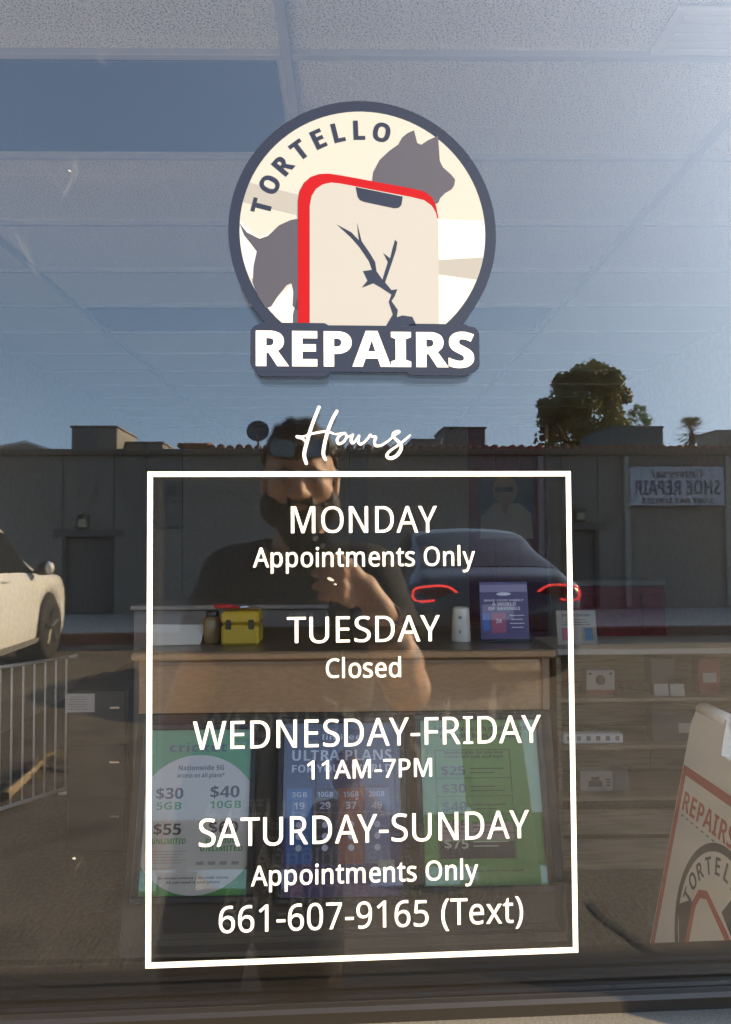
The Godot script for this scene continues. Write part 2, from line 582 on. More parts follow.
# ---------------------------------------------------------------- the room behind the glass
const CEIL := 2.90
func shop_room() -> void:
	structure("shop_floor", block(Vector3(0, 0.0, -5.65), Vector3(5.4, 0.04, 7.6)), mats["floor_tile"], shop)
	structure("added_bounce_floor", block(Vector3(0, 0.0, -1.0), Vector3(5.4, 0.044, 1.69)), mat("bounce_floor_pale", lin(0.52, 0.46, 0.36), 0.5), shop)  # pale floor added out of view to bounce warm light onto the ceiling
	var pale := grained("pale_wall_paint", noise(0.03, [lin(0.54, 0.49, 0.41), lin(0.60, 0.55, 0.46)], [0.3, 0.7], 3, FastNoiseLite.TYPE_SIMPLEX_SMOOTH, 24), Vector3.ONE, 0.85)
	structure("wall_back", block(Vector3(0, 1.6, -9.35), Vector3(5.4, 3.2, 0.12)), pale, shop)
	for s in [-1, 1]:
		structure("wall_left" if s < 0 else "wall_right", block(Vector3(s * 2.66, 1.6, -4.72), Vector3(0.12, 3.2, 9.1)), pale, shop)
	var ceiling := Node3D.new()
	ceiling.name = "ceiling"
	add_child(ceiling)
	ceiling.transform = shop
	ceiling.set_meta("kind", "structure")
	part(ceiling, "deck", block(Vector3(0, CEIL + 0.12, -4.75), Vector3(5.3, 0.03, 9.2)), mats["concrete"])
	var bar := mat("ceiling_bar", lin(0.44, 0.44, 0.45), 0.6)
	var dx := 1.495
	var dz := 0.613
	var lens := mat("troffer_lens", lin(0.13, 0.14, 0.17), 0.25)
	var rim := mat("troffer_rim", grey(0.6), 0.4)
	var tile := block(Vector3.ZERO, Vector3(dx - 0.012, 0.014, dz - 0.012), 0.003)
	for k in range(-1, 3):
		part(ceiling, "ceiling_bar", block(Vector3(-0.16 + dx * k, CEIL - 0.004, -4.75), Vector3(0.03, 0.024, 9.1), 0.002), bar)
	for r in range(-2, 13):
		var z := -1.545 - dz * r
		part(ceiling, "ceiling_bar", block(Vector3(0, CEIL - 0.003, z), Vector3(5.2, 0.022, 0.026), 0.002), bar)
		for k in range(-2, 2):
			var c := Vector3(-0.16 + dx * (k + 0.5), CEIL + 0.012, z - dz / 2)
			if z < -8.8 or absf(c.x) > 2.3:
				continue
			if [k, r] in [[-1, 0], [-1, 4], [0, 4]]:
				var which := "large unlit ceiling light panel above the window lettering" if r == 0 else "unlit ceiling light panel deep in the shop, the %s of two" % ("one farther from the pier" if k < 0 else "one nearer the pier")
				var l := thing("ceiling_light", which, "light fitting", inside(c), "" if r == 0 else "light panels deep in the shop")
				part(l, "frame", block(Vector3(0, 0.02, 0), Vector3(dx - 0.02, 0.06, dz - 0.02), 0.004), rim)
				part(l, "lens", block(Vector3(0, -0.014, 0), Vector3(dx - 0.07, 0.006, dz - 0.07), 0.002), lens)
				continue
			part(ceiling, "tile", tile, mats["ceiling_tile"], at(c))
	# edge strips beyond the last full tiles
	part(ceiling, "edge_tile", block(Vector3(-2.13, CEIL + 0.02, -4.75), Vector3(0.9, 0.012, 9.0)), mats["ceiling_tile"])
	part(ceiling, "edge_tile", block(Vector3(2.7, CEIL + 0.02, -4.75), Vector3(0.2, 0.012, 9.0)), mats["ceiling_tile"])
	var v := thing("ceiling_vent", "square pale air vent let into the ceiling tiles", "vent", inside(Vector3(1.08, CEIL - 0.012, -1.42)))
	part(v, "frame", block(Vector3.ZERO, Vector3(0.32, 0.014, 0.2), 0.003), mat("vent_paint", grey(0.66), 0.5))
	for i in 5:
		part(v, "slat", block(Vector3(0, -0.012, -0.07 + i * 0.035), Vector3(0.27, 0.006, 0.02)), mats["vent_paint"])
	# black ledge just inside the glass
	var near := in_shop(365, 981, -0.205)
	var far := in_shop(365, 954.5, -0.205 - 0.058)
	var top: float = near.y
	var dep := -0.205 - far.z
	var l := thing("window_ledge", "black display ledge with thin metal trim standing inside along the glass", "ledge", inside(Vector3(0, 0, -0.235)))
	part(l, "ledge_body", block(Vector3(-0.2, top - 0.075, 0), Vector3(3.2, 0.15, 0.058), 0.002), mat("ledge_black", lin(0.012, 0.011, 0.009), 0.95))
	mats["ledge_black"].metallic_specular = 0.15
	for x in [-1.7, -0.7, 0.3, 1.3]:
		part(l, "post", block(Vector3(x, (top - 0.15) / 2 + 0.01, 0), Vector3(0.04, top - 0.17, 0.04)), mats["ledge_black"])
	part(l, "trim", block(Vector3(-0.2, top - 0.001, 0.0305), Vector3(3.2, 0.003, 0.0025)), mats["aluminium"])

# ---------------------------------------------------------------- the car park and what stands across it
const KERB := 10.3
const WALL := 13.2
const STEP := 0.15
func car_park() -> void:
	var g := Build.new()
	g.quad(Vector3(-150, 0, 220), Vector3(150, 0, 220), Vector3(150, 0, -40), Vector3(-150, 0, -40))
	structure("asphalt_ground", g.mesh(), mats["asphalt"])
	structure("added_bounce_pavement", block(Vector3(0, 0.0, 0.70), Vector3(14, 0.016, 1.4)), mat("bounce_concrete", lin(0.54, 0.49, 0.40), 0.9))  # pale paving added outside the view as a reflector for the shop ceiling
	# a made-up dark strip, added so the mirrored bar above the sill reads dark
	var t0 := 1.45 * FOCAL / (956.0 - 540.0) - 0.7
	var t1 := 1.45 * FOCAL / (981.0 - 540.0) - 0.7
	structure("added_dark_strip", block(Vector3(0, 0.001, (t0 + t1) / 2), Vector3(14, 0.01, t0 - t1)), mat("added_strip_black", lin(0.018, 0.016, 0.013), 0.8))
	var far := block(Vector3(0, STEP / 2, (KERB + 0.16 + WALL + 3.0) / 2), Vector3(60, STEP, WALL + 3.0 - KERB - 0.16))
	structure("far_pavement", far, mats["concrete"])
	var kerb := Node3D.new()
	kerb.name = "kerb"
	kerb.set_meta("kind", "structure")
	add_child(kerb)
	for i in 16:
		part(kerb, "kerb_stone", block(Vector3(-12.2 + i * 1.52, STEP / 2 - 0.02, KERB + 0.08), Vector3(1.51, STEP + 0.05, 0.158), 0.02), mats["old_paint"] if i % 5 != 4 else mats["concrete"])
	# cracks in the asphalt, filled with tar
	var tar := mat("tar", grey(0.012), 0.7)
	var paths := [[Vector2(590, 905), Vector2(606, 922), Vector2(628, 938), Vector2(655, 958)], [Vector2(300, 870), Vector2(420, 890), Vector2(575, 880)], [Vector2(40, 768), Vector2(62, 773), Vector2(76, 770)]]
	var cracks := thing("asphalt_crack", "dark crack running through the asphalt before the window", "crack", Transform3D.IDENTITY)
	for p in paths:
		var w := []
		for q in p:
			var r := ray(q.x, q.y)
			var t := -EYE.y / r.y
			w.append(Vector3(EYE.x + r.x * t, 0.006, -(EYE.z + r.z * t)))
		var b := Build.new()
		var n := smooth_path(w, 7)
		for i in n.size() - 1:
			var d: Vector3 = (n[i + 1] - n[i]).normalized()
			var s := Vector3(-d.z, 0, d.x)
			var a0 := 0.004 + 0.012 * absf(sin(i * 1.7))
			var a1 := 0.004 + 0.012 * absf(sin((i + 1) * 1.7))
			var j := s * 0.012 * sin(i * 2.9)
			var k := s * 0.012 * sin((i + 1) * 2.9)
			b.quad(n[i] - s * a0 + j, n[i] + s * a0 + j, n[i + 1] + s * a1 + k, n[i + 1] - s * a1 + k)
		part(cracks, "crack_line", b.mesh(), tar)
	# a dry palm stalk on the asphalt
	var ends := []
	for q in [Vector2(4, 797), Vector2(24, 778), Vector2(47, 756)]:
		var r := ray(q.x, q.y)
		var t := -(EYE.y - 0.03) / r.y
		ends.append(Vector3(EYE.x + r.x * t, 0.03, -(EYE.z + r.z * t)))
	var bark := mat("dry_stalk", lin(0.26, 0.19, 0.10), 0.9)
	var stalk := thing("dry_palm_stalk", "dry tan palm stalk with frayed leaflets lying on the asphalt", "branch", at(ends[1]))
	part(stalk, "stem", Build.new().tube([ends[0] - ends[1], Vector3(0.02, 0.01, 0), ends[2] - ends[1]], [0.03, 0.022, 0.01], 7).mesh(), bark)
	for i in 14:
		var t := 0.1 + i * 0.065
		var o: Vector3 = ends[0].lerp(ends[2], t) - ends[1] + Vector3(0, 0.01, 0)
		var d := Vector3(0.12 * sin(i * 5.3), 0.015 + 0.03 * absf(sin(i * 3.1)), 0.10 + 0.08 * cos(i * 2.1)) * (0.5 + 0.6 * absf(sin(i * 1.9)))
		part(stalk, "leaflet", Build.new().tube([o, o + d * 0.6, o + d + Vector3(0, -0.05, 0)], [0.008, 0.006, 0.002], 5).mesh(), bark)

func wall_box(b: Array, z0: float, z1: float) -> Array:       # pixel box on the far wall -> centre and size between two depths
	var p := mirrored(b[0], b[1], z0)
	var q := mirrored(b[2], b[3], z0)
	return [Vector3((p.x + q.x) / 2, (p.y + q.y) / 2, (z0 + z1) / 2), Vector3(absf(p.x - q.x), absf(p.y - q.y), absf(z1 - z0))]

func shoe_shop() -> void:
	var top := mirrored(365, 454, WALL).y
	var o := thing("shoe_repair_building", "long low grey stucco building across the car park with roof coping", "building", at(Vector3(0, 0, WALL)))
	var width := 44.0
	# the front wall in panels between joints, with two door openings
	var doors := []
	for d in [[62, 537, 113, 612], [562, 530, 600, 600]]:
		var p := mirrored(d[0], d[1], WALL)
		var q := mirrored(d[2], d[3], WALL)
		doors.append([p.x, q.x, p.y])
	var cuts := [-22.0, mirrored(182, 500, WALL).x, mirrored(344, 500, WALL).x, mirrored(540, 500, WALL).x, mirrored(626, 500, WALL).x, mirrored(800, 500, WALL).x, 22.0]
	for d in doors:
		cuts.append(d[0])
		cuts.append(d[1])
	cuts.sort()
	for i in cuts.size() - 1:
		var lo := STEP - 0.1
		for d in doors:
			if cuts[i] >= d[0] - 0.001 and cuts[i + 1] <= d[1] + 0.001:
				lo = d[2]
		part(o, "wall_panel", block(Vector3((cuts[i] + cuts[i + 1]) / 2, (lo + top) / 2, 0.1), Vector3(cuts[i + 1] - cuts[i] - 0.012, top - lo, 0.2), 0.006), mats["stucco"])
	part(o, "core", block(Vector3(0, top / 2, 3.2), Vector3(width, top - 0.06, 6.0)), mats["stucco"])
	part(o, "coping", block(Vector3(0, top + 0.03, 0.1), Vector3(width, 0.11, 0.36), 0.015), mat("coping", lin(0.17, 0.14, 0.10), 0.7))
	var steel := mat("door_paint", lin(0.10, 0.095, 0.09), 0.5)
	for d in doors:
		var door := part(o, "door", block(Vector3((d[0] + d[1]) / 2, (STEP + d[2]) / 2, 0.14), Vector3(d[1] - d[0] - 0.1, d[2] - STEP - 0.05, 0.05), 0.004), steel)
		part(door, "handle", Build.new().tube([Vector3(d[1] - 0.16, STEP + 0.75, 0.115), Vector3(d[1] - 0.16, STEP + 0.75, 0.06), Vector3(d[1] - 0.27, STEP + 0.75, 0.06)], 0.012).mesh(), mats["chrome"])
		for s in [0, 1]:
			part(o, "door_frame", block(Vector3(d[s] + (0.03 if s == 0 else -0.03), (STEP + d[2]) / 2, 0.09), Vector3(0.05, d[2] - STEP, 0.14)), mat("door_frame", lin(0.08, 0.075, 0.07), 0.5))
		part(o, "lintel", block(Vector3((d[0] + d[1]) / 2, d[2] + 0.07, -0.006), Vector3(d[1] - d[0] + 0.35, 0.13, 0.03), 0.005), mat("lintel", lin(0.12, 0.115, 0.11), 0.8))
	# rain pipe and posts
	for px in [540, 626, 727]:
		var x := mirrored(px, 500, WALL).x
		var pipe := part(o, "rain_pipe", block(Vector3(x, (STEP + top) / 2, -0.045), Vector3(0.10, top - STEP - 0.08, 0.08), 0.012), mat("pipe_paint", lin(0.36, 0.35, 0.30), 0.7))
		for y in [0.8, 2.2]:
			part(pipe, "pipe_strap", block(Vector3(x, y, -0.047), Vector3(0.16, 0.03, 0.09)), mats["pipe_paint"])
	for b in [[76, 514, 87, 529], [576, 508, 587, 521]]:
		var w := wall_box(b, WALL - 0.12, WALL - 0.003)
		var lamp := thing("wall_lamp", "small boxy unlit wall lamp above the %s door" % ("shaded steel" if b[0] < 300 else "recessed"), "lamp", at(Vector3(w[0].x, w[0].y, WALL - 0.003)))
		part(lamp, "housing", block(Vector3(0, 0, -0.05), Vector3(w[1].x, w[1].y, 0.1), 0.012), mat("lamp_housing", lin(0.07, 0.06, 0.035), 0.5))
		part(lamp, "lens", block(Vector3(0, -0.03, -0.105), Vector3(w[1].x * 0.7, w[1].y * 0.55, 0.02), 0.006), mat("lamp_lens", lin(0.4, 0.36, 0.2), 0.2))
	# vents and a meter on the wall
	for b in [[166, 482, 178, 500], [145, 520, 152, 541]]:
		var w := wall_box(b, WALL - 0.06, WALL - 0.003)
		var box := thing("meter_box", "small %s utility box fixed to the stucco wall" % ("wide grey" if b[0] > 150 else "narrow dark"), "utility box", at(w[0]))
		part(box, "case", block(Vector3.ZERO, w[1], 0.01), mat("meter_grey", lin(0.2, 0.2, 0.2), 0.5))
		part(box, "cover", block(Vector3(0, 0.01, -0.035), Vector3(w[1].x * 0.7, w[1].y * 0.5, 0.02), 0.005), mats["door_frame"])
	# the sign: it faces the shop, so the pane shows it reversed
	var s := wall_box([628, 464, 728, 507], WALL - 0.07, WALL - 0.095)
	var sign := thing("shoe_repair_sign", "pale blue shoe repair sign with dark lettering on the grey wall", "sign", Transform3D(Basis(Vector3.UP, PI), Vector3(s[0].x, s[0].y, WALL - 0.002)))
	var sw: float = s[1].x
	var sh: float = s[1].y
	part(sign, "panel", block(Vector3(0, 0, 0.03), Vector3(sw - 0.05, sh - 0.05, 0.05), 0.004), grained("sign_face", noise(0.02, [lin(0.50, 0.54, 0.58), lin(0.60, 0.64, 0.68)], [0.3, 0.7], 5, FastNoiseLite.TYPE_SIMPLEX_SMOOTH, 16), Vector3.ONE, 0.5))
	for k in [-1, 1]:
		part(sign, "sign_frame", block(Vector3(0, k * (sh / 2 - 0.02), 0.035), Vector3(sw, 0.04, 0.08), 0.006), mats["door_frame"])
		part(sign, "sign_frame", block(Vector3(k * (sw / 2 - 0.02), 0, 0.035), Vector3(0.04, sh - 0.082, 0.08), 0.006), mats["door_frame"])
	var blue := mat("sign_blue", lin(0.06, 0.08, 0.16), 0.5)
	var ink := mat("sign_ink", grey(0.02), 0.5)
	letters(sign, "Universal", font("Droid Serif", 700, 0.0, 0.28), ink, Vector2(-sw * 0.26, sh * 0.19), Vector2(sw * 0.26, sh * 0.19), sh * 0.18, 0.057, 0.004)
	letters(sign, "SHOE REPAIR", sans_bold, blue, Vector2(-sw * 0.435, -sh * 0.21), Vector2(sw * 0.435, -sh * 0.21), sh * 0.33, 0.057, 0.004)
	letters(sign, "SAME DAY SERVICE", sans_bold, ink, Vector2(-sw * 0.36, -sh * 0.41), Vector2(sw * 0.36, -sh * 0.41), sh * 0.12, 0.057, 0.004)

func roof_box(called: String, label: String, category: String, px: Array, z: float, depth: float, material: Material, slats := 0) -> Node3D:
	var a := mirrored(px[0], px[1], z)
	var b := mirrored(px[2], px[3], z)
	var base: float = minf(b.y, 2.85)
	var w := absf(b.x - a.x)
	var h := a.y - base
	var o := thing(called, label, category, at(Vector3((a.x + b.x) / 2, base, z + depth / 2)))
	part(o, "cabinet", block(Vector3(0, h / 2, 0), Vector3(w, h, depth), 0.02), material)
	part(o, "lid", block(Vector3(0, h + 0.012, 0), Vector3(w + 0.05, 0.04, depth + 0.05), 0.01), material)
	for i in slats:
		part(o, "louvre", block(Vector3(-w * 0.44 + w * 0.55 * (i + 0.5) / slats, h / 2, -depth / 2 - 0.012), Vector3(w * 0.55 / slats * 0.6, h * 0.86, 0.02)), mats["meter_grey"])
	return o

func crown(rng: RandomNumberGenerator, lobes: Array, n: int, leaf: float) -> ArrayMesh:
	var b := Build.new()
	for i in n:
		var l: Array = lobes[i % lobes.size()]
		var d := Vector3(rng.randfn(), rng.randfn(), rng.randfn()).normalized()
		var r: float = pow(rng.randf(), 0.45)
		var c: Vector3 = l[0] + d * l[1] * r
		var u := Vector3(rng.randfn(), rng.randfn(), rng.randfn()).normalized()
		var w := u.cross(d).normalized()
		var s := leaf * (0.6 + 0.8 * rng.randf())
		b.tri(c - u * s * 0.5 - w * s * 0.25, c + w * s * 0.45, c + u * s * 0.6)
		b.tri(c - u * s * 0.5 - w * s * 0.25, c + u * s * 0.6, c - w * s * 0.5)
	return b.mesh()

func skyline() -> void:
	var beige := grained("cabinet_beige", noise(0.02, [lin(0.20, 0.18, 0.145), lin(0.26, 0.24, 0.195)], [0.3, 0.7], 4, FastNoiseLite.TYPE_SIMPLEX_SMOOTH, 17), Vector3.ONE, 0.6)
	roof_box("rooftop_cooler", "tall beige louvred cooler box on the roof beside a low duct", "roof unit", [71, 427, 117, 458], 14.6, 1.6, beige, 8)
	var duct := roof_box("rooftop_duct", "low grey duct box with sloped end on the roof", "roof unit", [119, 443, 163, 458], 15.2, 1.2, beige)
	var dw := mirrored(163, 443, 15.2).x - mirrored(119, 443, 15.2).x
	part(duct, "sloped_end", Build.new().slab(PackedVector2Array([Vector2(0, 0), Vector2(0.42, 0), Vector2(0, 0.36)]), -0.58, 0.58, at(Vector3(dw / 2 + 0.004, 0, 0))).mesh(), beige)
	for k in 2:
		part(duct, "pipe", Build.new().tube([Vector3(-dw / 2 + 0.2 + k * 0.5, 0.3, -0.3), Vector3(-dw / 2 + 0.2 + k * 0.5, 0.62, -0.3)], 0.04).mesh(), beige)
	var ch := roof_box("tiled_chimney", "short stucco chimney with a red clay tile cap", "chimney", [182, 448, 204, 460], 15.0, 0.7, mats["stucco"])
	var cw := mirrored(204, 446, 15).x - mirrored(182, 446, 15).x
	for k in 6:
		part(ch, "clay_tile", Build.new(true).tube([Vector3(-cw / 2 - 0.08 + (cw + 0.16) * (k + 0.5) / 6, mirrored(190, 447, 15).y - 2.83, -0.42), Vector3(-cw / 2 - 0.08 + (cw + 0.16) * (k + 0.5) / 6, mirrored(190, 444, 15).y - 2.83 + 0.02 * (k % 3), 0.4)], 0.062, 8).mesh(), mats["roof_tile"])
	# parapet with a row of clay tiles
	var pl := mirrored(207, 448, 14.4)
	var pr := mirrored(900, 446, 14.4)
	var par := thing("tiled_parapet", "low stucco parapet capped with a row of red clay tiles", "parapet", at(Vector3((pl.x + pr.x) / 2, 2.85, 14.4)))
	var plen := pr.x - pl.x
	var phgt := mirrored(365, 449, 14.4).y - 2.85
	part(par, "parapet_wall", block(Vector3(0, phgt / 2 - 0.02, 0.15), Vector3(plen, phgt, 0.3)), mats["stucco"])
	var tile := Build.new(true).tube([Vector3(0, 0, -0.07), Vector3(0, 0.012, 0.36)], [0.085, 0.07], 8).mesh()
	for k in int(plen / 0.18):
		part(par, "clay_tile", tile, mats["roof_tile"], at(Vector3(-plen / 2 + 0.09 + k * 0.18, phgt + 0.0 + 0.012 * sin(k * 2.3), 0)))
	# satellite dish
	var dc := mirrored(258, 432, 14.0)
	var dish := thing("satellite_dish", "round grey satellite dish on a short mast above the coping", "satellite dish", at(Vector3(dc.x, 2.85, 14.0)))
	var prof := []
	for k in 7:
		var r := 0.215 * k / 6.0
		prof.append([maxf(r, 0.002), r * r * 1.3])
	prof.append([0.215, 0.0468])
	prof.append([0.002, -0.012])
	part(dish, "reflector", Build.new(true).lathe(prof, Transform3D(Basis(Vector3.RIGHT, -PI / 2 + 0.3), Vector3(0, dc.y - 2.85, 0)), 28).mesh(), mat("dish_grey", lin(0.10, 0.10, 0.105), 0.5))
	part(dish, "mast", Build.new().tube([Vector3(0, -0.05, 0.1), Vector3(0, dc.y - 2.85, 0.06)], 0.025).mesh(), mats["meter_grey"])
	part(dish, "feed_arm", Build.new().tube([Vector3(0, dc.y - 3.05, 0), Vector3(0, dc.y - 2.95, -0.28)], 0.012).mesh(), mats["meter_grey"])
	roof_box("rooftop_cooler", "dark box cooler with a raised lid on the roof behind the parapet", "roof unit", [444, 428, 486, 450], 16.0, 1.4, mat("cooler_dark", lin(0.11, 0.11, 0.11), 0.6), 6)
	roof_box("rooftop_cooler", "low grey unit beside the dark box cooler on the roof", "roof unit", [412, 440, 442, 450], 15.2, 1.0, mats["meter_grey"], 4)
	roof_box("stair_house", "blocky teal grey stair house standing on the roof before the trees", "roof building", [610, 427, 664, 450], 20.0, 2.4, mat("stair_paint", lin(0.10, 0.14, 0.15), 0.8))
	roof_box("rooftop_tank", "pale frame box on the roof beside the palm", "roof unit", [717, 431, 748, 450], 17.0, 1.0, mats["pipe_paint"], 3)
	# a gabled roof far to the left
	var hz := 34.0
	var a := mirrored(-60, 446, hz)
	var b := mirrored(26, 442, hz)
	var house := thing("gabled_house", "pale house with a long low gable roof beyond the grey building", "house", at(Vector3(b.x, 0, hz)))
	var e := mirrored(78, 459, hz)
	part(house, "wall", block(Vector3((a.x + e.x) / 2 - b.x, e.y / 2, 6), Vector3(e.x - a.x - 0.8, e.y, 11)), mats["stucco"])
	var shingle := grained("shingle", noise(0.06, [lin(0.33, 0.31, 0.27), lin(0.44, 0.42, 0.37)], [0.3, 0.7], 4, FastNoiseLite.TYPE_SIMPLEX_SMOOTH, 18), Vector3.ONE, 0.9)
	part(house, "roof", Build.new().slab(PackedVector2Array([Vector2(a.x - b.x, e.y), Vector2(e.x - b.x, e.y), Vector2(0, b.y)]), 0, 12).mesh(), shingle)
	part(house, "fascia", Build.new().tube([Vector3(e.x - b.x, e.y, -0.05), Vector3(0, b.y, -0.05), Vector3(a.x - b.x, e.y, -0.05)], 0.08, 6).mesh(), mats["white_metal"])
	# trees
	var rng := RandomNumberGenerator.new()
	rng.seed = 42
	var leaf := mat("leaf_green", lin(0.14, 0.13, 0.042), 0.7)
	leaf.backlight_enabled = true
	leaf.backlight = lin(0.06, 0.07, 0.01)
	var young := mat("young_leaf_green", lin(0.12, 0.19, 0.045), 0.7)
	young.backlight_enabled = true
	young.backlight = lin(0.06, 0.1, 0.02)
	var barkm := mat("bark", lin(0.09, 0.065, 0.045), 0.9)
	for t in [["large_tree", "large dense rounded tree rising behind the tiled parapet", 582.0, 362.0, 462.0, 118.0, 30.0, 22000], ["small_tree", "small bushy tree next to the large dense tree", 637.0, 405.0, 452.0, 38.0, 31.0, 5000]]:
		var z: float = t[6]
		var topp := mirrored(t[2], t[3], z)
		var wid: float = t[5] / FOCAL * (z + 0.7)
		var low := mirrored(t[2], t[4], z).y
		var o := thing(t[0], t[1], "tree", at(Vector3(topp.x, 0, z)))
		var h := topp.y
		part(o, "trunk", Build.new(true).tube([Vector3.ZERO, Vector3(0.06, low * 0.6, 0), Vector3(-0.05, low, 0.05), Vector3(0.1, low + (h - low) * 0.6, 0)], [wid * 0.08, wid * 0.06, wid * 0.05, 0.03], 9).mesh(), barkm)
		for k in 6:
			var an := TAU * k / 6.0
			part(o, "limb", Build.new(true).tube([Vector3(-0.03, low * 0.9, 0), Vector3(cos(an) * wid * 0.2, low + (h - low) * 0.3, sin(an) * wid * 0.2), Vector3(cos(an) * wid * 0.36, low + (h - low) * 0.62, sin(an) * wid * 0.36)], [wid * 0.03, wid * 0.02, 0.015], 6).mesh(), barkm)
		var lobes := []
		var ch2 := h - low + 0.3
		for k in 80:
			var d := Vector3(rng.randfn(), rng.randfn(), rng.randfn()).normalized()
			var c := Vector3(d.x * wid * 0.36, low + ch2 * 0.47 + d.y * ch2 * 0.38, d.z * wid * 0.36)
			if c.y > low + ch2 * 0.6:
				c.x += wid * 0.06
			c = Vector3(0.0, c.y, 0.0).lerp(c, 0.55 + 0.5 * rng.randf())
			lobes.append([c, wid * (0.06 + 0.075 * rng.randf())])
		part(o, "crown", crown(rng, lobes, t[7], wid * 0.03), leaf if t[0] == "large_tree" else young)
	# palm
	var pt := mirrored(692, 432, 36.0)
	var palm := thing("palm_tree", "little fan palm with a round head beside the stair house", "palm", at(Vector3(pt.x, 0, 36)))
	part(palm, "trunk", Build.new(true).tube([Vector3.ZERO, Vector3(0.05, pt.y * 0.5, 0), Vector3(0, pt.y - 0.1, 0)], [0.2, 0.16, 0.15], 9).mesh(), barkm)
	for k in 46:
		var an := rng.randf() * TAU
		var up := rng.randf_range(-0.9, 1.2)
		var d := Vector3(cos(an) * cos(up), sin(up), sin(an) * cos(up))
		var fb := Build.new()
		var tip := Vector3(0, pt.y, 0) + d * 0.5
		var root := Vector3(0, pt.y - 0.05, 0)
		fb.tube([root, tip], 0.012, 4)
		var sd := d.cross(Vector3.UP).normalized()
		var nn := sd.cross(d)
		for j in 9:
			var f := (j - 4) * 0.26
			var q := (d * cos(f) + sd * sin(f)) * 0.42 + nn * -0.03 * absf(j - 4)
			fb.tri(tip, tip + q * 0.6 + sd * 0.025, tip + q)
			fb.tri(tip, tip + q, tip + q * 0.6 - sd * 0.025)
		part(palm, "frond", fb.mesh(), leaf)

# ---------------------------------------------------------------- lettering on the glass
func level(p: Vector2, q: Vector2) -> Array:                  # two pixel points on a base line -> left and right ends at one height
	var a := on_glass(p.x, p.y)
	var b := on_glass(q.x, q.y)
	var y := (a.y + b.y) / 2
	return [Vector2(a.x, y), Vector2(b.x, y)]

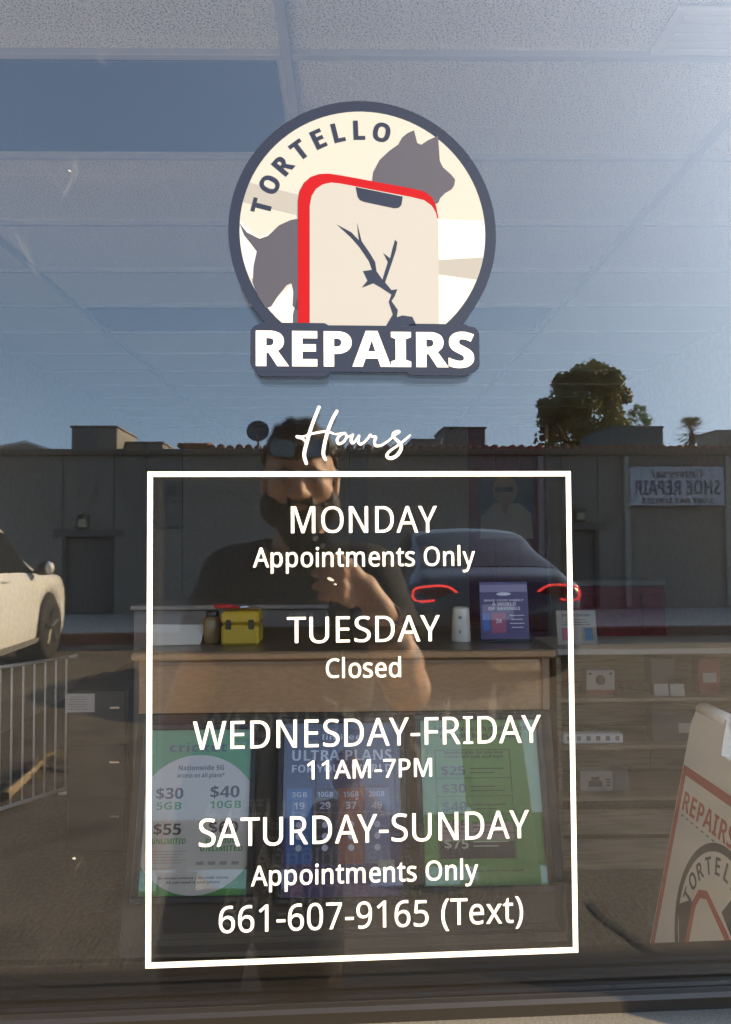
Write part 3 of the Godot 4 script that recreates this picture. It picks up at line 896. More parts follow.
func window_lettering() -> void:
	var w: StandardMaterial3D = mats["white_vinyl"]
	var z := 0.0004
	var hd := thing("hours_lettering", "white vinyl opening hours in a rectangular white border on the glass", "lettering")
	var tl := on_glass(150.5, 474.5)
	var tr := on_glass(568.5, 473.5)
	var bl := on_glass(148, 965)
	var br := on_glass(575, 950)
	var x0 := (tl.x + bl.x) / 2
	var x1 := (tr.x + br.x) / 2
	var y1 := (tl.y + tr.y) / 2
	var y0 := (bl.y + br.y) / 2
	var t := 0.0048
	for k in [[x0 - t / 2, y1 - t / 2, x1 + t / 2, y1 + t / 2], [x0 - t / 2, y0 - t / 2, x1 + t / 2, y0 + t / 2], [x0 - t / 2, y0 + t / 2, x0 + t / 2, y1 - t / 2], [x1 - t / 2, y0 + t / 2, x1 + t / 2, y1 - t / 2]]:
		part(hd, "border_strip", Build.new().slab(PackedVector2Array([Vector2(k[0], k[1]), Vector2(k[2], k[1]), Vector2(k[2], k[3]), Vector2(k[0], k[3])]), z - 0.0002, z + 0.0002).mesh(), w)
	var rows := [
		["MONDAY", sans, 291, 533.0, 437, 532.5, 26.5], ["Appointments Only", sans_semi, 253, 567.0, 475, 566.0, 19.5], ["TUESDAY", sans, 287, 642.5, 440, 641.5, 26.0], ["Closed", sans_semi, 326, 678.0, 401, 677.0, 19.5],
		["WEDNESDAY-FRIDAY", sans, 193, 748.5, 541, 743.0, 27.5], ["11AM-7PM", sans_semi, 307, 778.5, 432, 777.0, 18.5], ["SATURDAY-SUNDAY", sans, 199, 845.5, 529, 839.0, 28.0],
		["Appointments Only", sans_semi, 251, 884.5, 478, 880.5, 20.0], ["661-607-9165 (Text)", sans, 219, 931.0, 523, 924.0, 26.5]]
	for r in rows:
		var e := level(Vector2(r[2], r[3]), Vector2(r[4], r[5]))
		var cap: float = on_glass(365, r[3] - r[6]).y - on_glass(365, r[3]).y
		letters(hd, r[0], r[1], w, e[0], e[1], cap, z)
	# the handwritten heading: pen strokes
	var hs := thing("handwritten_hours_heading", "white handwritten word Hours in flowing script above the bordered lettering", "lettering")
	var strokes := [
		[[190, 60, 17], [172, 105, 17], [150, 165, 18], [130, 235, 19], [118, 290, 19], [128, 333, 18]],
		[[130, 235, 12], [112, 215, 11], [86, 206, 13], [84, 201, 12], [112, 203, 11], [160, 188, 12], [225, 178, 12], [268, 192, 9]],
		[[277, 80, 17], [256, 118, 17], [235, 170, 18], [218, 235, 18], [211, 285, 18], [221, 314, 16]],
		[[268, 192, 9], [300, 188, 12], [318, 186, 13], [295, 194, 13], [278, 218, 14], [287, 238, 14], [310, 228, 13], [324, 204, 13], [318, 188, 11], [328, 203, 10], [352, 196, 11]],
		[[355, 194, 13], [346, 218, 14], [352, 234, 13], [368, 224, 12], [386, 198, 13], [380, 222, 14], [390, 240, 13], [410, 230, 11], [434, 204, 12], [440, 194, 12], [449, 203, 12], [467, 205, 14], [460, 228, 14], [468, 248, 14], [495, 244, 12], [530, 222, 11], [558, 196, 12], [580, 180, 15], [566, 178, 14], [550, 192, 14], [560, 212, 15], [585, 236, 17], [590, 262, 18], [570, 294, 19], [540, 308, 19], [520, 298, 16], [532, 276, 13], [570, 248, 12], [605, 222, 12], [633, 197, 10]]]
	for s in strokes:
		var pts := []
		for q in s:
			var g := on_glass(280 + q[0] / 4.873, 395 + q[1] / 4.873)
			pts.append(Vector3(g.x, g.y, q[2] / 4.873 * 0.00091))
		pts = smooth_path(pts, 7)
		var b := Build.new()
		for i in pts.size() - 1:
			var p := Vector2(pts[i].x, pts[i].y)
			var q := Vector2(pts[i + 1].x, pts[i + 1].y)
			var pp := Vector2(pts[maxi(i - 1, 0)].x, pts[maxi(i - 1, 0)].y)
			var qq := Vector2(pts[mini(i + 2, pts.size() - 1)].x, pts[mini(i + 2, pts.size() - 1)].y)
			var n0: Vector2 = (q - pp).normalized().orthogonal() * pts[i].z * 0.45
			var n1: Vector2 = (qq - p).normalized().orthogonal() * pts[i + 1].z * 0.45
			b.quad(Vector3(p.x + n0.x, p.y + n0.y, z), Vector3(p.x - n0.x, p.y - n0.y, z), Vector3(q.x - n1.x, q.y - n1.y, z), Vector3(q.x + n1.x, q.y + n1.y, z))
		for e in [0, pts.size() - 1]:
			var c := Vector3(pts[e].x, pts[e].y, z)
			var rr: float = pts[e].z * 0.45
			b.skin([b.ring(c, Vector3(rr, 0, 0), Vector3(0, rr, 0), 12), b.ring(c, Vector3(0.0001, 0, 0), Vector3(0, 0.0001, 0), 12)], true, false)
		part(hs, "pen_stroke", b.mesh(), w)

func zoomed(p: Array) -> PackedVector2Array:                  # outline measured on an enlargement of the round logo
	var o := PackedVector2Array()
	for i in range(0, p.size(), 2):
		o.append(on_glass(200 + p[i] / 2.215, 80 + p[i + 1] / 2.215))
	return o

func logo() -> void:
	var c := on_glass(363.4, 232.5)
	var R: float = (on_glass(497.4, 232).x - on_glass(229.8, 232).x) / 2
	var o := thing("round_logo_decal", "round navy and cream logo decal with cracked phone and dog silhouette", "decal")
	var lay := func(called: String, p: PackedVector2Array, n: int, m: Material) -> void:
		part(o, called, Build.new().slab(p, 0.00012 * n + 0.0001, 0.00012 * n + 0.00019).mesh(), m)
	var navy: Material = mats["navy_vinyl"]
	var cream: Material = mats["cream_vinyl"]
	var red := mat("red_vinyl", lin(0.24, 0.006, 0.009), 0.5)
	red.metallic_specular = 0.2
	var dog := mat("dog_grey", lin(0.042, 0.039, 0.052), 0.4)
	lay.call("outer_disc", oval(c, R, R, 96), 0, navy)
	var inner := oval(c, R * 0.918, R * 0.918, 96)
	lay.call("inner_disc", inner, 1, cream)
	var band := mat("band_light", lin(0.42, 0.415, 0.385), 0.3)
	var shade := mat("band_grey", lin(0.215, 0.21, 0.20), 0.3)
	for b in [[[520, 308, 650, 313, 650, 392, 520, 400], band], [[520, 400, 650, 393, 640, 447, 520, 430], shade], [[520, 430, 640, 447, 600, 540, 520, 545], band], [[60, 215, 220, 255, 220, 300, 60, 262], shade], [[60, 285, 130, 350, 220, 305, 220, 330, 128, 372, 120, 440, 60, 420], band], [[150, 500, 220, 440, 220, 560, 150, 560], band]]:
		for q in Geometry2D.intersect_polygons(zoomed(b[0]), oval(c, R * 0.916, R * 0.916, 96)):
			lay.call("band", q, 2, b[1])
	lay.call("dog_head", zoomed([380, 240, 384, 205, 398, 178, 420, 157, 440, 143, 448, 128, 460, 118, 474, 112, 481, 140, 490, 144, 505, 134, 527, 124, 529, 150, 531, 180, 538, 194, 556, 210, 565, 221, 563, 234, 557, 243, 543, 251, 532, 262, 528, 272, 505, 285, 440, 270]), 3, dog)
	lay.call("dog_body", zoomed([88, 318, 104, 338, 132, 352, 150, 346, 176, 322, 200, 311, 225, 306, 225, 520, 205, 500, 207, 470, 203, 450, 192, 455, 172, 480, 158, 502, 146, 506, 128, 478, 117, 448, 119, 412, 126, 380, 114, 364, 98, 344]), 3, dog)
	lay.call("dog_leg", zoomed([206, 520, 214, 488, 225, 470, 225, 550, 206, 550]), 3, dog)
	lay.call("phone_case", zoomed([217, 552, 217, 268, 221, 246, 231, 228, 246, 215, 264, 209, 286, 208, 312, 212, 470, 241, 498, 248, 514, 261, 523, 280, 528, 306, 500, 340, 300, 552]), 4, red)
	lay.call("phone_body", zoomed([243, 552, 243, 280, 247, 258, 257, 242, 272, 232, 290, 228, 310, 230, 468, 260, 496, 267, 513, 279, 522, 294, 528, 318, 529, 552]), 5, mat("phone_white", lin(0.255, 0.253, 0.245), 0.3))
	lay.call("phone_notch", zoomed([345, 238, 349, 259, 354, 267, 364, 271, 430, 285, 440, 284, 446, 278, 449, 259]), 6, navy)
	lay.call("crack", zoomed([303, 321, 335, 338, 352, 356, 348, 318, 358, 358, 376, 384, 388, 404, 391, 425, 404, 443, 416, 404, 406, 384, 421, 396, 427, 372, 432, 355, 437, 360, 434, 378, 424, 408, 410, 449, 424, 466, 437, 464, 431, 480, 424, 490, 438, 510, 436, 526, 448, 522, 470, 525, 480, 545, 412, 545, 427, 520, 418, 492, 424, 476, 400, 460, 384, 451, 358, 461, 371, 445, 361, 424, 381, 421, 374, 401, 354, 372, 334, 349]), 6, navy)
	# name on its block
	var a := on_glass(250.5, 371.5)
	var b := on_glass(479, 327)
	lay.call("name_block", rounded(a.x, a.y, b.x, b.y, 0.008), 7, navy)
	var u := on_glass(256, 376.5)
	var v := on_glass(470, 324.5)
	var e := level(Vector2(256, 367.5), Vector2(474, 366.5))
	letters(o, "REPAIRS", sans_heavy, mats["white_vinyl"], e[0], e[1], on_glass(365, 332).y - on_glass(365, 367).y, 0.0012, 0.0003)
	lay.call("name_block", rounded(u.x, u.y, v.x - 0.13, b.y + 0.002, 0.006), 6, navy)
	lay.call("name_block", rounded(v.x - 0.06, u.y + 0.0018, v.x, v.y, 0.006), 6, navy)
	# the arched name
	var row := Node3D.new()
	row.name = "text_line"
	o.add_child(row, true)
	var s := "TORTELLO"
	var spots := [[-227, 55], [-206, 103], [-175, 147], [-140, 182], [-99, 209], [-55, 225], [-8, 231], [42, 225]]
	var h := glyphs("H", sans_heavy, 0.02).get_aabb()
	var k := R * 0.145 / h.size.y
	for i in s.length():
		var dir := Vector2(spots[i][0], spots[i][1])
		var g := glyphs(s[i], sans_heavy, 0.02).get_aabb()
		var p := c + dir.normalized() * R * 0.775
		var turn := Basis(Vector3.BACK, -atan2(dir.x, dir.y))
		var xf := Transform3D(turn, Vector3(p.x, p.y, 0.00045)) * Transform3D(Basis.from_scale(Vector3(k, k, 0.008)), Vector3(-(g.position.x + g.size.x / 2) * k, -(h.position.y + h.size.y / 2) * k, 0))
		part(row, "letter", glyphs(s[i], sans_heavy, 0.02), navy, xf)

# ---------------------------------------------------------------- counter with posters
const FRONT := -1.60
func rect(x0: float, y0: float, x1: float, y1: float, z: float) -> Array:   # pixel box in the shop's plane z -> base centre, width, height
	var p := in_shop(x0, y1, z)
	var q := in_shop(x1, y0, z)
	return [Vector3((p.x + q.x) / 2, p.y, z), q.x - p.x, q.y - p.y]

func counter_and_posters() -> void:
	var l := in_shop(139, 660, FRONT)
	var r := in_shop(549, 656, FRONT)
	var top := (l.y + r.y) / 2
	var brk := in_shop(340, 712, FRONT).y
	var x0 := l.x
	var wd := r.x - l.x
	var cant := deg_to_rad(17.0)
	var foot := brk * tan(cant)
	var lam: Material = mats["beige_laminate"]
	var trim := mat("counter_trim", lin(0.19, 0.13, 0.08), 0.4)
	var o := thing("reception_counter", "beige laminate reception counter with canted front holding three framed posters", "counter", inside(Vector3(x0, 0, FRONT)))
	part(o, "fascia", block(Vector3(wd / 2, (brk + top) / 2, -0.01), Vector3(wd, top - brk, 0.02), 0.002), lam)
	var side := PackedVector2Array([Vector2(-foot, 0.02), Vector2(-0.0, brk - 0.003), Vector2(0.6, brk - 0.003), Vector2(0.6, 0.02)])
	part(o, "canted_front", Build.new().slab(side, 0.0, wd, Transform3D(Basis(Vector3(0, 0, -1), Vector3(0, 1, 0), Vector3(1, 0, 0)), Vector3(0, 0, -0.002))).mesh(), mat("counter_panel", lin(0.035, 0.03, 0.024), 0.85))
	part(o, "back_panel", block(Vector3(wd / 2, (brk + top) / 2, -0.59), Vector3(wd, top - brk, 0.02)), lam)
	for s in [0, 1]:
		part(o, "end_panel", block(Vector3(0.009 if s == 0 else wd - 0.009, (brk + top) / 2, -0.3), Vector3(0.018, top - brk - 0.004, 0.556)), lam)
	part(o, "top_slab", block(Vector3(wd / 2, top + 0.011, -0.29), Vector3(wd + 0.03, 0.02, 0.64), 0.004), lam)
	part(o, "worktop", block(Vector3(wd / 2, top + 0.0235, -0.29), Vector3(wd + 0.024, 0.004, 0.63)), mat("worktop_brown", lin(0.10, 0.075, 0.05), 0.3))
	part(o, "edge_trim", block(Vector3(wd - 0.012, (brk + top) / 2, 0.004), Vector3(0.02, top - brk - 0.004, 0.008)), trim)
	part(o, "edge_trim", block(Vector3(wd / 2, top - 0.012, 0.004), Vector3(wd - 0.06, 0.012, 0.008)), trim)
	var deck := top + 0.0255
	# posters lie on the canted panel
	var up := Vector3(0, cos(cant), -sin(cant))
	var nrm := Vector3(0, sin(cant), cos(cant))
	var boxes := [[139, 721, 256, 899], [277, 714, 407, 900], [416, 711, 547, 889]]
	var labels := ["framed green and white phone plan price poster on the counter front", "framed violet blue poster with coloured price columns on the counter front", "framed green poster with a boxed price list on the counter front"]
	for i in 3:
		var b: Array = boxes[i]
		var c0 := Vector3(0, brk, FRONT)
		var inv := shop.affine_inverse()
		var eye := inv * EYE
		var hit := func(px: float, py: float) -> Vector3:
			var d := inv.basis * ray(px, py)
			return eye + d * ((c0 - eye).dot(nrm) / d.dot(nrm))
		var mid: Vector3 = hit.call((b[0] + b[2]) / 2.0, (b[1] + b[3]) / 2.0)
		var w: float = (hit.call(b[2], (b[1] + b[3]) / 2.0) - hit.call(b[0], (b[1] + b[3]) / 2.0)).x
		var h: float = hit.call((b[0] + b[2]) / 2.0, b[1]).distance_to(hit.call((b[0] + b[2]) / 2.0, b[3]))
		var p := thing("framed_poster", labels[i], "poster", shop * Transform3D(Basis(Vector3.RIGHT, up, nrm), mid + nrm * 0.003))
		poster(p, i, w, h)
	# things on the worktop
	var zf := FRONT - 0.16
	var k := rect(150, 631, 201, 660, zf)
	var paper := thing("paper_stack", "stack of white printed papers propped on the counter edge", "papers", inside(Vector3(k[0].x, deck, zf), 0.12))
	for j in 4:
		part(paper, "sheet", Build.new().slab(PackedVector2Array([Vector2(-k[1] / 2 + j * 0.003, 0.0), Vector2(k[1] / 2, 0.0), Vector2(k[1] / 2 + 0.012, 0.075), Vector2(-k[1] / 2 - 0.012, 0.082 - j * 0.002)]), 0, 0.0012, Transform3D(Basis(Vector3.RIGHT, -0.75), Vector3(0, 0.001, 0.045 - j * 0.004))).mesh(), grained("paper", noise(0.04, [lin(0.42, 0.40, 0.35), lin(0.5, 0.47, 0.42)], [0.4, 0.6], 4, FastNoiseLite.TYPE_SIMPLEX_SMOOTH, 19), Vector3.ONE * 12, 0.8, null, 0.0, false))
	k = rect(224, 626, 261, 657, zf)
	var yw: float = k[1]
	var yh := 0.105
	var tb := thing("yellow_tool_case", "small bright yellow tool case with black clasps on the counter", "tool case", inside(Vector3(k[0].x, deck, zf)))
	var yel := mat("case_yellow", lin(0.38, 0.265, 0.02), 0.4)
	part(tb, "case_body", block(Vector3(0, 0.032, 0), Vector3(yw, 0.064, 0.12), 0.008), yel)
	part(tb, "case_lid", block(Vector3(0, yh - 0.02, 0), Vector3(yw, 0.038, 0.12), 0.008), yel)
	for s in [-1, 1]:
		part(tb, "clasp", block(Vector3(s * yw * 0.3, 0.065, 0.0615), Vector3(0.016, 0.03, 0.006), 0.002), mats["black_plastic"])
	var pl := thing("pliers", "red handled pliers lying on top of the yellow case", "pliers", inside(Vector3(k[0].x - 0.01, deck + yh + 0.005, zf + 0.01), 0.35))
	var redg := mat("grip_red", lin(0.35, 0.01, 0.012), 0.5)
	for s in [-1, 1]:
		part(pl, "grip", Build.new(true).tube([Vector3(0.005, 0.002, 0), Vector3(-0.03, 0.008, s * 0.014), Vector3(-0.075, 0.01, s * 0.017)], [0.004, 0.007, 0.006]).mesh(), redg)
		part(pl, "jaw", Build.new().tube([Vector3(0.005, 0.003, 0), Vector3(0.028, 0.004, s * 0.006), Vector3(0.05, 0.003, s * 0.001)], [0.005, 0.005, 0.002]).mesh(), mats["chrome"])
	k = rect(203, 626, 222, 657, zf)
	var jar := thing("amber_jar", "squat brown jar with black lid between papers and yellow case", "jar", inside(Vector3(k[0].x, deck, zf)))
	part(jar, "jar_body", Build.new(true).lathe([[0.026, 0], [0.029, 0.01], [0.029, 0.07], [0.022, 0.085]]).mesh(), mat("amber", lin(0.16, 0.11, 0.05), 0.15))
	part(jar, "lid", Build.new(true).lathe([[0.02, 0.0852], [0.021, 0.088], [0.021, 0.1], [0.019, 0.102]]).mesh(), mats["black_plastic"])
	k = rect(451, 606, 471, 651, zf)
	var bt := thing("white_speaker_tower", "white tapering cylinder gadget standing on the counter beside the violet stand", "gadget", inside(Vector3(k[0].x, deck, zf)))
	var bh: float = in_shop(461, 607, zf).y - deck
	part(bt, "shell", Build.new(true).lathe([[0.029, 0.0], [0.031, 0.004], [0.0285, bh * 0.6], [0.026, bh - 0.006], [0.023, bh], [0.02, bh - 0.003]], Transform3D.IDENTITY, 32).mesh(), mat("white_gloss", lin(0.5,0.48,0.43), 0.25))
	for j in 2:
		part(bt, "button", Build.new(true).lathe([[0.0055, 0], [0.005, 0.002]], Transform3D(Basis(Vector3.RIGHT, PI / 2), Vector3(-0.006, bh * (0.3 + 0.42 * j), 0.0275))).mesh(), mats["meter_grey"])
	k = rect(481, 584, 529, 650, zf)
	var st := thing("violet_stand_card", "violet upright advertising card in a clear stand on the counter", "stand card", inside(Vector3(k[0].x, deck, zf), 0.05))
	var sw: float = k[1]
	var shh: float = in_shop(505, 584, zf).y - deck
	var lean := Transform3D(Basis(Vector3.RIGHT, -0.12), Vector3(0, 0.006, 0))
	part(st, "card", block(Vector3(0, shh / 2, 0), Vector3(sw, shh, 0.003)), mat("violet_print", lin(0.06, 0.04, 0.13), 0.3), lean)
	part(st, "foot", block(Vector3(0, 0.003, 0.01), Vector3(sw, 0.005, 0.07), 0.002), mats["black_plastic"])
	var wp := mat("print_white", lin(0.55, 0.53, 0.60), 0.4)
	for q in [["MAKE YOUR FAMILY", 0.66, 0.035, 0.82], ["A WORLD", 0.585, 0.058, 0.5], ["OF SAVINGS", 0.505, 0.058, 0.66]]:
		words(st, q[0], sans_bold, wp, lean * at(Vector3(0, shh * q[1], 0.0022)), shh * q[2], sw * q[3], true)
	part(st, "printed_band", block(Vector3(0, shh * 0.89, 0.0017), Vector3(sw * 0.98, shh * 0.13, 0.0006)), mat("lilac_print", lin(0.2, 0.18, 0.3), 0.3), lean)
	part(st, "printed_emblem", Build.new().slab(oval(Vector2(0, shh * 0.79), sw * 0.15, shh * 0.03, 24), 0.0017, 0.0021, lean).mesh(), wp)
	part(st, "printed_panel", block(Vector3(-sw * 0.12, shh * 0.28, 0.0017), Vector3(sw * 0.3, shh * 0.36, 0.0006)), mat("print_magenta", lin(0.28, 0.05, 0.12), 0.3), lean)
	part(st, "printed_panel", block(Vector3(-sw * 0.38, shh * 0.3, 0.0017), Vector3(sw * 0.14, shh * 0.3, 0.0006)), mat("print_blue", lin(0.03, 0.1, 0.32), 0.3), lean)
	words(st, "24", sans_bold, wp, lean * at(Vector3(-sw * 0.12, shh * 0.28, 0.0026)), shh * 0.07, 0, true)
	for j in 4:
		part(st, "printed_rule", block(Vector3(sw * 0.26, shh * (0.2 + 0.07 * j), 0.0017), Vector3(sw * (0.3 if j % 2 else 0.24), shh * 0.012, 0.0005)), wp, lean)

func poster(p: Node3D, which: int, w: float, h: float) -> void:
	var fr := 0.018
	var blk: Material = mat("frame_black", grey(0.012), 0.35)
	for s in [-1, 1]:
		part(p, "frame_rail", block(Vector3(0, s * (h / 2 - fr / 2), 0.009), Vector3(w, fr, 0.018), 0.003), blk)
		part(p, "frame_rail", block(Vector3(s * (w / 2 - fr / 2), 0, 0.009), Vector3(fr, h - 2 * fr - 0.001, 0.018), 0.003), blk)
	part(p, "backing", block(Vector3(0, 0, 0.002), Vector3(w - fr, h - fr, 0.003)), blk)
	var pw := w - 2 * fr
	var ph := h - 2 * fr
	var z := 0.0044
	var sheet := func(x0: float, y0: float, x1: float, y1: float, m: Material, lift := 0.0004) -> void:
		part(p, "printed_panel", Build.new().slab(PackedVector2Array([Vector2(x0 * pw, y0 * ph), Vector2(x1 * pw, y0 * ph), Vector2(x1 * pw, y1 * ph), Vector2(x0 * pw, y1 * ph)]), z + lift - 0.0003, z + lift).mesh(), m)
	var line := func(s: String, x: float, y: float, cap: float, wide: float, m: Material, bold := true) -> void:
		words(p, s, sans_bold if bold else sans, m, at(Vector3(x * pw, y * ph, z + 0.0012)), cap * ph, wide * pw, true)
	var green := mat("print_green", lin(0.035, 0.18, 0.025), 0.4)
	var ink := mat("print_ink", lin(0.03, 0.028, 0.026), 0.4)
	var white := mat("print_paper", lin(0.36, 0.35, 0.32), 0.4)
	var greyi := mat("print_grey", lin(0.2, 0.2, 0.19), 0.4)
	if which == 0:
		sheet.call(-0.5, -0.5, 0.5, 0.5, green)
		var ring := Geometry2D.intersect_polygons(oval(Vector2(0.0, -0.08 * ph), 0.62 * pw, 0.42 * ph, 72), PackedVector2Array([Vector2(-pw / 2, -ph / 2), Vector2(pw / 2, -ph / 2), Vector2(pw / 2, ph / 2), Vector2(-pw / 2, ph / 2)]))
		part(p, "printed_panel", Build.new().slab(ring[0], z + 0.0003, z + 0.0007).mesh(), white)
		line.call("cricket", -0.02, 0.36, 0.055, 0.56, ink)
		line.call("Nationwide 5G", 0.02, 0.245, 0.03, 0.44, ink)
		line.call("access on all plans*", 0.02, 0.20, 0.026, 0.46, ink)
		line.call("$30", -0.27, 0.07, 0.066, 0.26, ink)
		line.call("$40", 0.26, 0.075, 0.07, 0.28, ink)
		line.call("5GB", -0.27, 0.005, 0.045, 0.24, green)
		line.call("10GB", 0.27, 0.01, 0.045, 0.30, green)
		line.call("$55", -0.27, -0.145, 0.066, 0.26, ink)
		line.call("$60", 0.26, -0.14, 0.07, 0.28, ink)
		line.call("UNLIMITED", -0.25, -0.20, 0.032, 0.32, green)
		line.call("UNLIMITED", 0.25, -0.245, 0.032, 0.40, green)
		line.call("PREMIUM", 0.25, -0.20, 0.03, 0.3, green)
		for i in 5:
			sheet.call(-0.42, -0.245 - 0.017 * i, -0.08 - 0.03 * (i % 3), -0.241 - 0.017 * i, greyi, 0.0011)
		for i in 4:
			sheet.call(0.02 + 0.11 * i, -0.325, 0.09 + 0.11 * i, -0.305, greyi, 0.0011)
		line.call("No annual contract | No credit checks", 0, -0.405, 0.014, 0.66, ink)
		line.call("All you need is your phone", 0, -0.43, 0.014, 0.5, ink)
	elif which == 1:
		sheet.call(-0.5, -0.5, 0.5, 0.5, mat("print_violet", lin(0.04, 0.03, 0.09), 0.4))
		sheet.call(-0.5, 0.13, 0.5, 0.5, mat("print_indigo", lin(0.05, 0.055, 0.15), 0.4))
		var pale := mat("print_pale", lin(0.34, 0.36, 0.46), 0.4)
		line.call("limited", 0.0, 0.40, 0.032, 0.34, pale)
		line.call("ULTRA PLANS", 0.0, 0.275, 0.062, 0.86, pale)
		line.call("FOR YOUR WORLD", 0.0, 0.205, 0.045, 0.86, pale)
		var cols := [lin(0.03, 0.08, 0.22), lin(0.03, 0.03, 0.045), lin(0.14, 0.045, 0.04), lin(0.09, 0.11, 0.19)]
		for i in 4:
			var x := -0.47 + 0.22 * i
			sheet.call(x, -0.32, x + 0.215, 0.11, mat("print_column_%d" % i, cols[i], 0.4), 0.0006)
			line.call(["3GB", "10GB", "15GB", "20GB"][i], x + 0.107, 0.06, 0.03, 0.13, pale)
			line.call(["19", "29", "37", "49"][i], x + 0.107, -0.01, 0.04, 0.09, pale)
			for j in 3:
				part(p, "printed_dot", Build.new().slab(oval(Vector2((x + 0.107) * pw, (-0.1 - 0.065 * j) * ph), 0.026 * pw, 0.026 * pw, 20), z + 0.0008, z + 0.0011).mesh(), pale)
		sheet.call(0.3, -0.36, 0.44, -0.3, greyi, 0.0008)
	else:
		var lime := mat("print_lime", lin(0.085, 0.21, 0.055), 0.4)
		sheet.call(-0.5, -0.5, 0.5, 0.5, lime)
		line.call("Save more each month with", 0.02, 0.43, 0.03, 0.8, ink)
		line.call("multiple lines together", 0.02, 0.385, 0.03, 0.7, ink)
		line.call("Monthly plan for one line", -0.05, 0.285, 0.018, 0.5, ink)
		line.call("unlimited talk and text", -0.05, 0.26, 0.018, 0.5, ink)
		var y0 := 0.31
		for i in 6:
			var y := y0 - 0.065 - 0.11 * (i - 0) if i > 0 else y0
			sheet.call(-0.38, y - 0.002, 0.26, y + 0.002, ink, 0.0009)
		sheet.call(-0.382, -0.35, -0.376, y0, ink, 0.001)
		sheet.call(0.256, -0.35, 0.262, y0, ink, 0.001)
		sheet.call(-0.37, -0.235, 0.25, -0.135, mat("print_mauve", lin(0.22, 0.17, 0.17), 0.4), 0.0007)
		sheet.call(-0.37, -0.345, 0.25, -0.245, ink, 0.0007)
		for i in 5:
			line.call(["$25", "$30", "$40", "$55", "$75"][i], -0.23, 0.155 - 0.11 * i, 0.055, 0.20, ink if i < 4 else white)
			for j in 2:
				sheet.call(-0.09, 0.165 + 0.025 * j - 0.11 * i, 0.12 + 0.08 * ((i + j) % 2), 0.171 + 0.025 * j - 0.11 * i, ink if i < 4 else white, 0.001)
		line.call("Plus taxes and fees where they apply", -0.02, -0.42, 0.012, 0.66, ink)
	part(p, "clear_cover", block(Vector3(0, 0, 0.0115), Vector3(pw + 0.004, ph + 0.004, 0.003)), mats["window_glass"])

